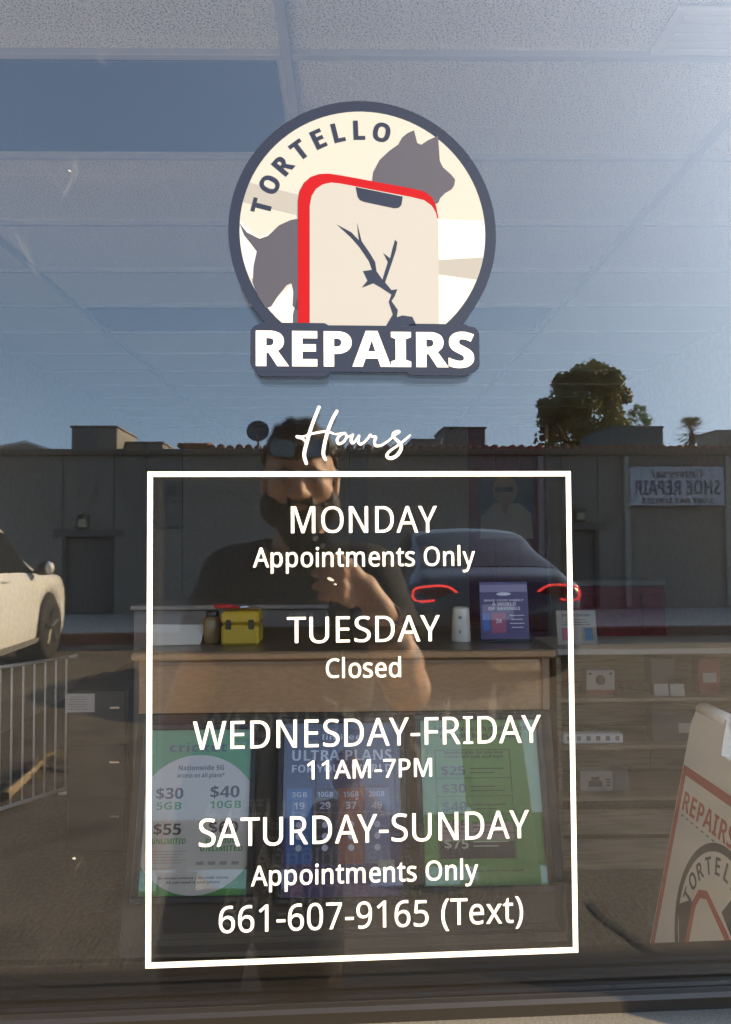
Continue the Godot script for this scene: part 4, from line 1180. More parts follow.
# ---------------------------------------------------------------- wooden display case on the right
func showcase() -> void:
	var z := -2.64
	var l := in_shop(556, 650, z)
	var wd := 1.62
	var top := in_shop(650, 648, z).y
	var y1 := in_shop(650, 698, z).y
	var y2 := in_shop(650, 746, z).y
	var y3 := in_shop(650, 797, z).y
	var yb := in_shop(650, 812, z).y
	var wood: Material = mats["maple"]
	var o := thing("display_case", "low maple display case with three open shelves and pale top edge", "display case", inside(Vector3(l.x, 0.02, z)))
	part(o, "top_slab", block(Vector3(wd / 2, top - 0.033, -0.2), Vector3(wd, 0.026, 0.44), 0.004), mat("pale_laminate", lin(0.40, 0.39, 0.36), 0.4))
	for s in [0, 1]:
		part(o, "side_panel", block(Vector3(0.01 if s == 0 else wd - 0.01, top / 2 - 0.03, -0.2), Vector3(0.02, top - 0.06, 0.4), 0.002), wood)
	var rows := [y1, y2, y3]
	var tall := [top - 0.05, y1, y2]
	for i in 3:
		part(o, "shelf", block(Vector3(wd / 2, rows[i] - 0.03, -0.19), Vector3(wd - 0.042, 0.018, 0.36), 0.003), wood)
		for j in 3:
			var bw := (wd - 0.05) / 3
			part(o, "back_board", block(Vector3(0.025 + bw * (j + 0.5), (rows[i] + tall[i]) / 2 - 0.025, -0.382), Vector3(bw - 0.004, tall[i] - rows[i] - 0.022, 0.012), 0.002), wood)
	part(o, "base_board", block(Vector3(wd / 2, (yb + 0.14) / 2, -0.012), Vector3(wd - 0.042, yb - 0.165, 0.02), 0.003), wood)
	part(o, "base_board", block(Vector3(wd / 2, 0.065, -0.02), Vector3(wd - 0.042, 0.125, 0.02), 0.003), wood)
	# stock on the shelves
	var card := mat("card_white", lin(0.36, 0.34, 0.3), 0.5)
	var dk := mat("box_dark", lin(0.04, 0.04, 0.042), 0.4)
	var rd := mat("box_red", lin(0.22, 0.05, 0.035), 0.45)
	var zz := z - 0.12
	var stock := [
		["gadget_box", "small white boxed gadget with a round lens on a red base", [584, 669, 612, 696], y1, card, "lens"],
		["dark_box", "tall plain charcoal box behind a price card on the top shelf", [648, 656, 671, 698], y1, dk, ""],
		["red_box", "tall reddish box with a white label on the top shelf", [696, 657, 716, 698], y1, rd, "label"],
		["charcoal_carton", "wide charcoal carton with a white label on the middle shelf", [649, 711, 706, 745], y2, dk, "label"],
		["camera_box", "small boxed camera pictured on white card on the lowest shelf", [578, 769, 610, 797], y3, card, "picture"],
		["grey_box", "grey patterned box beside the boxed camera on the lowest shelf", [611, 768, 626, 797], y3, mat("box_grey", lin(0.16, 0.15, 0.14), 0.5), ""]]
	for s in stock:
		var b: Array = s[2]
		var k := rect(b[0], b[1], b[2], b[3], zz)
		var base: float = s[3] - 0.001
		var h: float = maxf(0.05, in_shop(b[0], b[1], zz).y - base)
		var w: float = k[1]
		var t := thing(s[0], s[1], "box", inside(Vector3(k[0].x, base, zz)))
		part(t, "carton", block(Vector3(0, h / 2, 0), Vector3(w, h, 0.07), 0.003), s[4])
		if s[5] == "label":
			part(t, "label", block(Vector3(0.02 if w > 0.15 else 0.0, h * 0.45, 0.0356), Vector3(0.06, 0.042, 0.001)), card)
		elif s[5] == "lens":
			part(t, "base", block(Vector3(0, h * 0.1, 0.0365), Vector3(w * 0.98, h * 0.2, 0.002)), rd)
			part(t, "lens", Build.new(true).lathe([[0.022, 0], [0.02, 0.006], [0.012, 0.008]], Transform3D(Basis(Vector3.RIGHT, PI / 2), Vector3(0.0, h * 0.6, 0.0355))).mesh(), mats["black_plastic"])
			for q in [-1, 1]:
				part(t, "printed_mark", block(Vector3(q * w * 0.36, h * 0.86, 0.0356), Vector3(0.012, 0.008, 0.001)), dk)
		elif s[5] == "picture":
			part(t, "printed_picture", block(Vector3(-0.005, h * 0.38, 0.0356), Vector3(w * 0.42, h * 0.3, 0.001)), dk)
			part(t, "printed_picture", block(Vector3(-0.005, h * 0.62, 0.0356), Vector3(w * 0.25, h * 0.2, 0.001)), dk)
			for q in 3:
				part(t, "printed_mark", block(Vector3(w * 0.36, h * (0.3 + 0.14 * q), 0.0356), Vector3(0.02, 0.006, 0.001)), dk)
	for s in [[679, 696, y1, "price card by the tall charcoal box"], [663, 698, y1, "price card standing before the charcoal box"]]:
		var k := in_shop(s[0], s[1], z - 0.03)
		var t := thing("price_card", "little pale folded " + s[3], "price card", inside(Vector3(k.x, s[2] - 0.0005, z - 0.04)))
		part(t, "front_leaf", block(Vector3(0, 0.026, 0), Vector3(0.062, 0.052, 0.0012)), card, Transform3D(Basis(Vector3.RIGHT, -0.2), Vector3.ZERO))
		part(t, "rear_leaf", block(Vector3(0, 0.026, 0), Vector3(0.062, 0.052, 0.0012)), card, Transform3D(Basis(Vector3.RIGHT, 0.2), Vector3(0, 0, -0.021)))
	var wk := rect(563, 735, 623, 745, z - 0.05)
	var kb := thing("white_power_strip", "long white strip of sockets lying on the middle shelf", "power strip", inside(Vector3(wk[0].x, y2 - 0.0005, z - 0.07)))
	part(kb, "strip_body", block(Vector3(0, 0.022, 0), Vector3(wk[1], 0.044, 0.05), 0.006), mats["white_metal"])
	for i in 6:
		part(kb, "socket", block(Vector3(-wk[1] * 0.4 + wk[1] * 0.16 * i, 0.024, 0.0255), Vector3(0.018, 0.02, 0.002)), mats["meter_grey"])
	for q in [[634, y1, "loose black cable coil on the top shelf"], [583, y2, "loose black cable coil behind the white strip"]]:
		var k := in_shop(q[0], 700, z - 0.15)
		var pts := []
		for i in 60:
			var a := TAU * i / 14.0
			pts.append(Vector3(cos(a) * (0.055 + 0.012 * sin(i * 1.3)), 0.008 + i * 0.0006, sin(a) * (0.03 + 0.008 * cos(i))))
		solo("cable_coil", q[2], "cable", Build.new(true).tube(pts, 0.004, 6).mesh(), mats["black_plastic"], inside(Vector3(k.x, q[1] - 0.004, z - 0.15)))
	# on the case top: an angled card holder and small boxes
	var ct := top - 0.0
	var k := rect(558, 611, 597, 645, z - 0.1)
	var hd := thing("price_stand_card", "white tent card with pink and blue panels on the display case", "stand card", inside(Vector3(k[0].x, ct, z - 0.1)))
	var lean := Transform3D(Basis(Vector3.RIGHT, -0.2), Vector3(0, 0.003, 0))
	var cw: float = k[1]
	var ch: float = in_shop(577, 611, z - 0.1).y - ct
	part(hd, "card", block(Vector3(0, ch / 2, 0), Vector3(cw, ch, 0.003)), card, lean)
	part(hd, "strut", block(Vector3(0, ch * 0.4, -0.05), Vector3(cw * 0.6, ch * 0.8, 0.003)), card, Transform3D(Basis(Vector3.RIGHT, 0.25), Vector3(0, 0.003, -0.02)))
	words(hd, "EVERYTHING", sans_bold, dk, lean * at(Vector3(0, ch * 0.82, 0.002)), ch * 0.07, cw * 0.7, true)
	part(hd, "printed_panel", block(Vector3(-cw * 0.28, ch * 0.3, 0.0018), Vector3(cw * 0.2, ch * 0.36, 0.0006)), mat("print_pink", lin(0.4, 0.04, 0.12), 0.4), lean)
	part(hd, "printed_panel", block(Vector3(cw * 0.3, ch * 0.3, 0.0018), Vector3(cw * 0.2, ch * 0.36, 0.0006)), mat("print_cyan", lin(0.05, 0.2, 0.32), 0.4), lean)
	for i in 3:
		part(hd, "printed_rule", block(Vector3(0, ch * (0.58 + 0.07 * i), 0.0018), Vector3(cw * (0.7 - 0.1 * i), ch * 0.015, 0.0005)), dk, lean)

# ---------------------------------------------------------------- deeper in the shop
func back_of_shop() -> void:
	var zb := -9.28
	var red := grained("red_wall_paint", noise(0.03, [lin(0.30, 0.03, 0.03), lin(0.36, 0.04, 0.038)], [0.3, 0.7], 4, FastNoiseLite.TYPE_SIMPLEX_SMOOTH, 20), Vector3.ONE, 0.6)
	var k := rect(470, 427, 545, 640, zb)
	var pn := thing("red_wall_panel", "tall red painted panel on the back wall behind the portrait poster", "wall panel", inside(Vector3(k[0].x, 0.02, zb)))
	var ph: float = k[0].y + k[2] - 0.02
	for i in 3:
		part(pn, "board", block(Vector3(k[1] * (i - 1) / 3.0, ph / 2, 0.0), Vector3(k[1] / 3 - 0.004, ph, 0.02), 0.003), red)
	# portrait poster
	k = rect(480, 475, 533, 539, zb + 0.04)
	var pw: float = k[1]
	var hh: float = k[2]
	var ps := thing("portrait_poster", "blue poster of a person in dark glasses and pale coat on red panel", "poster", inside(Vector3(k[0].x, k[0].y + hh / 2, zb + 0.018)))
	part(ps, "sheet", block(Vector3(0, 0, 0.004), Vector3(pw, hh, 0.006)), mat("poster_blue", lin(0.10, 0.15, 0.27), 0.5))
	var sk := mat("poster_skin", lin(0.60, 0.46, 0.36), 0.5)
	var coat := mat("poster_coat", lin(0.72, 0.69, 0.62), 0.5)
	var hair := mat("poster_hair", lin(0.62, 0.50, 0.32), 0.5)
	var lay := func(p: PackedVector2Array, n: int, m: Material) -> void:
		for q in Geometry2D.intersect_polygons(p, PackedVector2Array([Vector2(-pw / 2, -hh / 2), Vector2(pw / 2, -hh / 2), Vector2(pw / 2, hh / 2), Vector2(-pw / 2, hh / 2)])):
			part(ps, "printed_shape", Build.new().slab(q, 0.0065 + 0.0006 * n, 0.0069 + 0.0006 * n).mesh(), m)
	lay.call(PackedVector2Array([Vector2(-0.5 * pw, -0.5 * hh), Vector2(0.5 * pw, -0.5 * hh), Vector2(0.46 * pw, -0.1 * hh), Vector2(0.24 * pw, 0.06 * hh), Vector2(-0.22 * pw, 0.06 * hh), Vector2(-0.47 * pw, -0.14 * hh)]), 1, coat)
	lay.call(oval(Vector2(-0.02 * pw, 0.27 * hh), 0.23 * pw, 0.24 * hh, 30), 2, hair)
	lay.call(oval(Vector2(-0.03 * pw, 0.22 * hh), 0.16 * pw, 0.19 * hh, 30), 3, sk)
	lay.call(rounded(-0.2 * pw, 0.24 * hh, 0.13 * pw, 0.32 * hh, 0.02 * hh), 4, mats["black_plastic"])
	lay.call(PackedVector2Array([Vector2(-0.1 * pw, 0.06 * hh), Vector2(0.06 * pw, 0.06 * hh), Vector2(-0.02 * pw, -0.16 * hh)]), 2, sk)
	# pale posts / door frames on the back wall
	for q in [[349, 395, 366, "pale narrow pilaster on the back wall left of the red panel"], [546, 440, 554, "thin pale pilaster touching the red panel on the back wall"]]:
		var a := in_shop(q[0], q[1], zb)
		var b := in_shop(q[2], q[1], zb)
		var pl := thing("pale_pilaster", q[3], "pilaster", inside(Vector3((a.x + b.x) / 2, 0.02, zb)))
		part(pl, "shaft", block(Vector3(0, a.y / 2 - 0.06, 0.01), Vector3(b.x - a.x, a.y - 0.14, 0.05), 0.004), mat("pale_trim", lin(0.40, 0.40, 0.40), 0.6))
		part(pl, "cap", block(Vector3(0, a.y - 0.09, 0.012), Vector3(b.x - a.x + 0.04, 0.06, 0.07), 0.005), mats["pale_trim"])
	k = rect(83, 372, 183, 528, zb)
	var wbd := thing("white_board", "large pale board hung on the back wall at the left", "board", inside(Vector3(k[0].x, k[0].y, zb - 0.008)))
	part(wbd, "board_face", block(Vector3(0, k[2] / 2, 0.01), Vector3(k[1], k[2], 0.02), 0.002), mat("board_white", lin(0.38, 0.36, 0.32), 0.5))
	for s in [0, 1]:
		part(wbd, "board_rail", block(Vector3(0, k[2] * s, 0.016), Vector3(k[1] + 0.03, 0.03, 0.03), 0.004), mats["aluminium"])
	# red fronted cabinet with pale top at the right
	var zc := -5.6
	k = rect(578, 581, 830, 640, zc)
	var cab := thing("red_cabinet", "low red fronted cabinet with a pale worktop deep in the shop", "cabinet", inside(Vector3(k[0].x, 0.02, zc)))
	var ct: float = in_shop(650, 581, zc).y
	part(cab, "carcass", block(Vector3(0, (ct - 0.06) / 2, -0.26), Vector3(k[1], ct - 0.06, 0.48)), red)
	for i in 4:
		part(cab, "door", block(Vector3(-k[1] / 2 + k[1] * (i + 0.5) / 4, (ct - 0.1) / 2, -0.008), Vector3(k[1] / 4 - 0.01, ct - 0.14, 0.02), 0.004), red)
	part(cab, "worktop", block(Vector3(0, ct - 0.035, -0.25), Vector3(k[1] + 0.03, 0.045, 0.55), 0.004), mats["pale_laminate"])
	for q in [[703, 0.0, "pale boxed device, lower of two stacked on the red cabinet"], [703, 0.125, "pale boxed device, upper of two stacked on the red cabinet"], [722, 0.0, "pale boxed device standing alone on the red cabinet"]]:
		var p := in_shop(q[0], 578, zc - 0.1)
		var bx := thing("device_box", q[2], "box", inside(Vector3(p.x, ct + 0.0085 + q[1], zc - 0.1)))
		part(bx, "carton", block(Vector3(0, 0.06, 0), Vector3(0.14, 0.12, 0.1), 0.004), mats["board_white"])
		part(bx, "printed_mark", Build.new().slab(oval(Vector2(0, 0.06), 0.035, 0.035, 20), 0.0503, 0.0508).mesh(), mats["meter_grey"])
	# grey cabinet behind the counter
	var zg := -2.75
	k = rect(133, 609, 327, 660, zg)
	var gt: float = in_shop(230, 609, zg).y
	var gc := thing("grey_side_cabinet", "grey low cabinet behind the counter and yellow tool case", "cabinet", inside(Vector3(k[0].x, 0.02, zg)))
	part(gc, "carcass", block(Vector3(0, (gt - 0.02) / 2, -0.2), Vector3(k[1], gt - 0.03, 0.38), 0.003), mat("cabinet_grey", lin(0.11, 0.105, 0.10), 0.5))
	part(gc, "top_slab", block(Vector3(0, gt - 0.012, -0.2), Vector3(k[1] + 0.02, 0.02, 0.42), 0.003), mat("cabinet_top", lin(0.2, 0.19, 0.18), 0.4))
	# black file cabinet with a notice
	var zn := -2.9
	k = rect(66, 660, 128, 760, zn)
	var ft: float = in_shop(97, 690, zn).y
	var fc := thing("file_cabinet", "black file cabinet with small silver handles behind the white gate", "file cabinet", inside(Vector3(k[0].x, 0.02, zn)))
	part(fc, "carcass", block(Vector3(0, ft / 2 - 0.01, -0.26), Vector3(k[1], ft - 0.02, 0.5), 0.004), mats["black_plastic"])
	for i in 3:
		var dr := part(fc, "drawer", block(Vector3(0, ft * (0.17 + 0.325 * i), -0.004), Vector3(k[1] - 0.02, ft * 0.3, 0.012), 0.003), mats["black_plastic"])
		part(dr, "handle", block(Vector3(k[1] * 0.3, ft * (0.22 + 0.325 * i), 0.008), Vector3(0.05, 0.012, 0.014), 0.003), mats["chrome"])
	var nt := in_shop(80, 712, zn + 0.01)
	var note := thing("paper_notice", "white printed notice sheet taped to the black file cabinet", "notice", inside(Vector3(nt.x, nt.y, zn + 0.004)))
	part(note, "sheet", block(Vector3(0, 0.04, 0), Vector3(0.13, 0.085, 0.001)), mat("notice_paper", grey(0.45), 0.7))
	for i in 6:
		part(note, "printed_rule", block(Vector3(-0.01, 0.012 + i * 0.011, 0.0008), Vector3(0.09 - 0.02 * (i % 2), 0.003, 0.0004)), mats["meter_grey"])
	# white gate
	var g0 := in_shop(67, 786, -3.75)
	var ga := Vector3(g0.x, 0.03, g0.z)
	var inv := shop.affine_inverse()
	var eye := inv * EYE
	var r0 := inv.basis * ray(0, 813)
	var hit := eye + r0 * ((0.03 - eye.y) / r0.y)
	var dir := (Vector3(hit.x, 0.03, hit.z) - ga)
	dir = dir.normalized() * 0.95
	var gate := thing("white_safety_gate", "white tubular safety gate with upright bars beside the counter", "gate", inside(ga))
	var wm: Material = mats["white_metal"]
	for y in [0.02, 0.76]:
		part(gate, "rail", Build.new(true).tube([Vector3(0, y, 0), dir + Vector3(0, y, 0)], 0.011).mesh(), wm)
		part(gate, "pressure_knob", Build.new(true).tube([Vector3(0, y, 0), dir * -0.06 + Vector3(0, y, 0)], [0.006, 0.018]).mesh(), wm)
	for i in 15:
		part(gate, "bar", Build.new(true).tube([dir * (0.01 + 0.07 * i) + Vector3(0, 0.02, 0), dir * (0.01 + 0.07 * i) + Vector3(0, 0.76, 0)], 0.0062, 7).mesh(), wm)
	for s in [0.02, 0.9]:
		part(gate, "foot", block(dir * s + Vector3(0, 0.002, 0), Vector3(0.05, 0.02, 0.05), 0.004), wm)

# ---------------------------------------------------------------- the A-board
func board_sign() -> void:
	var d_far := 2.2
	var top := in_shop(700, 705, 0.7 - d_far)
	var low := in_shop(654, 952, 0.7 - d_far)
	var slope := (top.x - low.x) / (top.y - low.y)
	var hgt := top.y - 0.02
	var wd := 0.62
	var lean := atan(slope)
	# the printed face looks to the left; its own x runs towards the glass
	var ridge := Vector3(top.x, top.y, 0.7 - d_far + wd / 2)
	var o := thing("a_board_sign", "white plastic A board with red bordered repair sign face", "sign board", inside(Vector3(ridge.x, 0.02, ridge.z)))
	var long := hgt / cos(lean) - 0.01
	var shell := mat("board_plastic", lin(0.74, 0.70, 0.62), 0.45)
	for s in [-1, 1]:
		var yv := Vector3(s * -sin(lean) * -1.0, cos(lean), 0)
		var nv := Vector3(s * cos(lean), -sin(lean) * -1.0, 0)
		nv = Vector3(s * cos(lean), sin(lean), 0)
		yv = Vector3(-s * sin(lean), cos(lean), 0)
		var xv := yv.cross(nv)
		var fx := Transform3D(Basis(xv, yv, nv), Vector3(s * 0.016, hgt, 0) + yv * -long)
		var outline := PackedVector2Array([Vector2(-wd / 2, 0), Vector2(-wd / 2 + 0.1, 0), Vector2(-wd / 2 + 0.12, 0.05), Vector2(wd / 2 - 0.12, 0.05), Vector2(wd / 2 - 0.1, 0), Vector2(wd / 2, 0), Vector2(wd / 2, long - 0.05), Vector2(wd / 2 - 0.02, long), Vector2(0.12, long), Vector2(0.12, long - 0.05), Vector2(0.115, long - 0.09), Vector2(-0.115, long - 0.09), Vector2(-0.12, long - 0.05), Vector2(-0.12, long), Vector2(-wd / 2 + 0.02, long), Vector2(-wd / 2, long - 0.05)])
		var leaf := part(o, "board_leaf", Build.new().slab(outline, -0.03, 0.0, fx).mesh(), shell)
		part(leaf, "hinge_knuckle", Build.new(true).tube([fx * Vector3(-wd / 2 + 0.02, long - 0.004, -0.012), fx * Vector3(-0.13, long - 0.004, -0.012)], 0.017, 10).mesh(), shell)
		part(leaf, "hinge_knuckle", Build.new(true).tube([fx * Vector3(0.13, long - 0.004, -0.012), fx * Vector3(wd / 2 - 0.02, long - 0.004, -0.012)], 0.017, 10).mesh(), shell)
		if s > 0:
			continue
		# printed sheet on the left leaf
		var pt := long - 0.17
		var red := mat("board_red", lin(0.42, 0.09, 0.06), 0.5)
		var cream := mat("board_print", lin(0.70, 0.66, 0.58), 0.5)
		var ink := mat("board_ink", lin(0.045, 0.043, 0.042), 0.5)
		var flat := func(called: String, p: PackedVector2Array, n: int, m: Material) -> void:
			for q in Geometry2D.intersect_polygons(p, PackedVector2Array([Vector2(-wd / 2 + 0.004, 0.06), Vector2(wd / 2 - 0.004, 0.06), Vector2(wd / 2 - 0.004, pt), Vector2(-wd / 2 + 0.004, pt)])):
				part(leaf, called, Build.new().slab(q, 0.0004 * n, 0.0004 * n + 0.0003, fx).mesh(), m)
		flat.call("printed_border", PackedVector2Array([Vector2(-wd / 2 + 0.004, 0.06), Vector2(wd / 2 - 0.004, 0.06), Vector2(wd / 2 - 0.004, pt), Vector2(-wd / 2 + 0.004, pt)]), 1, red)
		flat.call("printed_sheet", PackedVector2Array([Vector2(-wd / 2 + 0.028, 0.084), Vector2(wd / 2 - 0.028, 0.084), Vector2(wd / 2 - 0.028, pt - 0.024), Vector2(-wd / 2 + 0.028, pt - 0.024)]), 2, cream)
		var tx := fx * at(Vector3(-wd / 2 + 0.185, pt - 0.115, 0.0018))
		words(leaf, "REPAIRS", sans_bold, red, tx, 0.052, 0.285, true)
		for i in 9:
			flat.call("printed_dash", PackedVector2Array([Vector2(-0.265 + i * 0.03, pt - 0.130), Vector2(-0.25 + i * 0.03, pt - 0.130), Vector2(-0.25 + i * 0.03, pt - 0.127), Vector2(-0.265 + i * 0.03, pt - 0.127)]), 4, ink)
		var c := Vector2(0.0, 0.47)
		var R := 0.205
		flat.call("printed_disc", oval(c, R, R, 64), 3, ink)
		flat.call("printed_disc", oval(c, R * 0.9, R * 0.9, 64), 4, cream)
		flat.call("printed_dog", PackedVector2Array([c + Vector2(-0.19, -0.02), c + Vector2(-0.13, 0.02), c + Vector2(-0.06, 0.0), c + Vector2(-0.06, -0.15), c + Vector2(-0.14, -0.12)]), 5, ink)
		flat.call("printed_dog", PackedVector2Array([c + Vector2(0.02, 0.06), c + Vector2(0.07, 0.13), c + Vector2(0.11, 0.15), c + Vector2(0.13, 0.12), c + Vector2(0.16, 0.07), c + Vector2(0.1, 0.02)]), 5, ink)
		var case_line := PackedVector2Array()
		for q in [[-0.12, -0.2], [-0.12, 0.02], [-0.10, 0.06], [-0.06, 0.075], [0.06, 0.03], [0.10, 0.01], [0.11, -0.02], [0.11, -0.2]]:
			case_line.append(c + Vector2(q[0], q[1]))
		flat.call("printed_phone", case_line, 6, red)
		var inner := PackedVector2Array()
		for q in [[-0.1, -0.2], [-0.1, 0.015], [-0.085, 0.045], [-0.055, 0.055], [0.055, 0.012], [0.085, -0.005], [0.095, -0.03], [0.095, -0.2]]:
			inner.append(c + Vector2(q[0], q[1]))
		flat.call("printed_phone", inner, 7, cream)
		var h := glyphs("H", sans_bold).get_aabb()
		var k := 0.042 / h.size.y
		var word := "TORTELLO"
		for i in 8:
			var a := deg_to_rad(172.0 - 17.5 * i)
			var g := glyphs(word[i], sans_bold).get_aabb()
			var dv := Vector2(cos(a), sin(a))
			var p := c + dv * R * 0.74
			part(leaf, "printed_letter", glyphs(word[i], sans_bold), ink, fx * Transform3D(Basis(Vector3.BACK, a - PI / 2), Vector3(p.x, p.y, 0.0026)) * Transform3D(Basis.from_scale(Vector3(k, k, 1)), Vector3(-(g.position.x + g.size.x / 2) * k, -(h.position.y + h.size.y / 2) * k, 0)))

# ---------------------------------------------------------------- cars
class Shell:                                                   # a car body as a skin over cross-sections; z runs from tail to nose
	var L: float
	var roof: Array
	var belt: Array
	var half: Array
	var sill := 0.27
	var axles: Array
	var arch := 0.40
	var wheel_r := 0.34
	var root: Node3D
	func section(t: float, lower := true) -> PackedVector2Array:
		var z := (t - 0.5) * L
		var y0: float = root.ramp(t, [[0, sill + 0.06], [0.05, sill + 0.0], [0.95, sill - 0.02], [1, sill + 0.05]])
		for a in axles:
			var d := absf(z - a)
			if lower and d < arch:
				y0 = maxf(y0, wheel_r + sqrt(arch * arch - d * d))
		var b: float = root.ramp(t, belt)
		var r: float = maxf(root.ramp(t, roof), b + 0.012)
		var w: float = root.ramp(t, half)
		var g := r - b
		var k := smoothstep(0.03, 0.42, g)
		var wr := lerpf(w * 0.80, w * 0.70, k)
		y0 = minf(y0, b - 0.1)
		var p := PackedVector2Array()
		p.append(Vector2(w * 0.94, y0))
		p.append(Vector2(w * 0.975, lerpf(y0, b, 0.12)))
		p.append(Vector2(w * 0.995, lerpf(y0, b, 0.35)))
		p.append(Vector2(w, lerpf(y0, b, 0.6)))
		p.append(Vector2(w * 0.99, lerpf(y0, b, 0.85)))
		p.append(Vector2(w * 0.965, lerpf(y0, b, 0.96)))
		p.append(Vector2(w * 0.935, b))
		var e := r - lerpf(0.012, 0.075, k)
		for i in range(1, 6):
			var s := i / 5.0
			p.append(Vector2(lerpf(w * 0.935, wr, s + 0.10 * s * (s - 1.0) * -1.0 * 0.0) + w * 0.03 * sin(s * PI) * k, lerpf(b, e, s)))
		for i in range(1, 6):
			var s := i / 5.0
			p.append(Vector2(wr * cos(s * PI / 2), lerpf(e, r, sin(s * PI / 2))))
		p[p.size() - 1].x = 0.0
		return p
	func point(t: float, v: float, side: float, lift := 0.0) -> Vector3:
		var p := section(t, false)
		var i := clampi(int(floor(v)), 0, p.size() - 2)
		var a := p[i].lerp(p[i + 1], v - i)
		var d := (p[mini(i + 1, p.size() - 1)] - p[i])
		var n := Vector2(d.y, -d.x).normalized()
		a += n * lift
		return Vector3(side * a.x, a.y, (t - 0.5) * L)
	func patch(t0: Array, t1: Array, v0: float, v1: float, side: float, lift: float, nu := 10, nv := 5) -> ArrayMesh:   # t0 / t1: [at v0, at v1]
		var b := Build.new(true)
		for i in nu:
			for j in nv:
				var q := []
				for c in [[i, j], [i + 1, j], [i + 1, j + 1], [i, j + 1]]:
					var vv: float = lerpf(v0, v1, float(c[1]) / nv)
					var s := float(c[1]) / nv
					var tt := lerpf(lerpf(t0[0], t0[1], s), lerpf(t1[0], t1[1], s), float(c[0]) / nu)
					q.append(point(tt, vv, side, lift))
				if side < 0:
					b.quad(q[0], q[1], q[2], q[3])
				else:
					b.quad(q[1], q[0], q[3], q[2])
		return b.mesh()
	func body() -> ArrayMesh:
		var b := Build.new(true)
		var ts := []
		for i in 97:
			ts.append(i / 96.0)
		for a in axles:
			for k in [-1, 1]:
				for j in [0.999, 0.985, 0.95]:
					ts.append((a + k * arch * j) / L + 0.5)
		ts.sort()
		var prev := []
		for t in ts:
			var p := section(t)
			var row := []
			for i in p.size():
				row.append(Vector3(p[i].x, p[i].y, (t - 0.5) * L))
			for i in range(p.size() - 2, -1, -1):
				row.append(Vector3(-p[i].x, p[i].y, (t - 0.5) * L))
			if prev:
				for i in row.size() - 1:
					b.quad(prev[i], prev[i + 1], row[i + 1], row[i])
			if t == 0.0 or t == 1.0:
				var c := Vector3(0, 0.62, (t - 0.5) * L)
				for i in row.size() - 1:
					if t == 0.0:
						b.tri(c, row[i + 1], row[i])
					else:
						b.tri(c, row[i], row[i + 1])
				if t == 0.0:
					b.tri(c, row[0], row[-1])
				else:
					b.tri(c, row[-1], row[0])
			prev = row
		return b.mesh()

func wheel(o: Node3D, x: float, z: float, side: float, r: float) -> void:
	var xf := Transform3D(Basis(Vector3(0, 0, 1), Vector3(side, 0, 0), Vector3(0, 1, 0)), Vector3(x, r, z))
	var w := part(o, "wheel", Build.new(true).lathe([[r * 0.64, -0.10], [r * 0.9, -0.11], [r * 0.985, -0.085], [r, -0.05], [r, 0.05], [r * 0.985, 0.085], [r * 0.9, 0.11], [r * 0.64, 0.10]], xf, 40).mesh(), mats["dark_rubber"])
	var alloy := mat("alloy", grey(0.12), 0.3, 0.8)
	part(w, "rim", Build.new(true).lathe([[r * 0.66, -0.09], [r * 0.66, 0.1005], [r * 0.6, 0.103], [r * 0.58, 0.05], [r * 0.1, 0.04]], xf, 40).mesh(), mat("rim_dark", grey(0.02), 0.4, 0.5))
	for i in 5:
		var a := TAU * i / 5
		var d := Vector3(sin(a), 0, cos(a))
		part(w, "spoke", Build.new().tube([xf * (d * 0.03 + Vector3(0, 0.075, 0)), xf * (d * r * 0.6 + Vector3(0, 0.095, 0))], [0.035, 0.028], 6).mesh(), alloy)

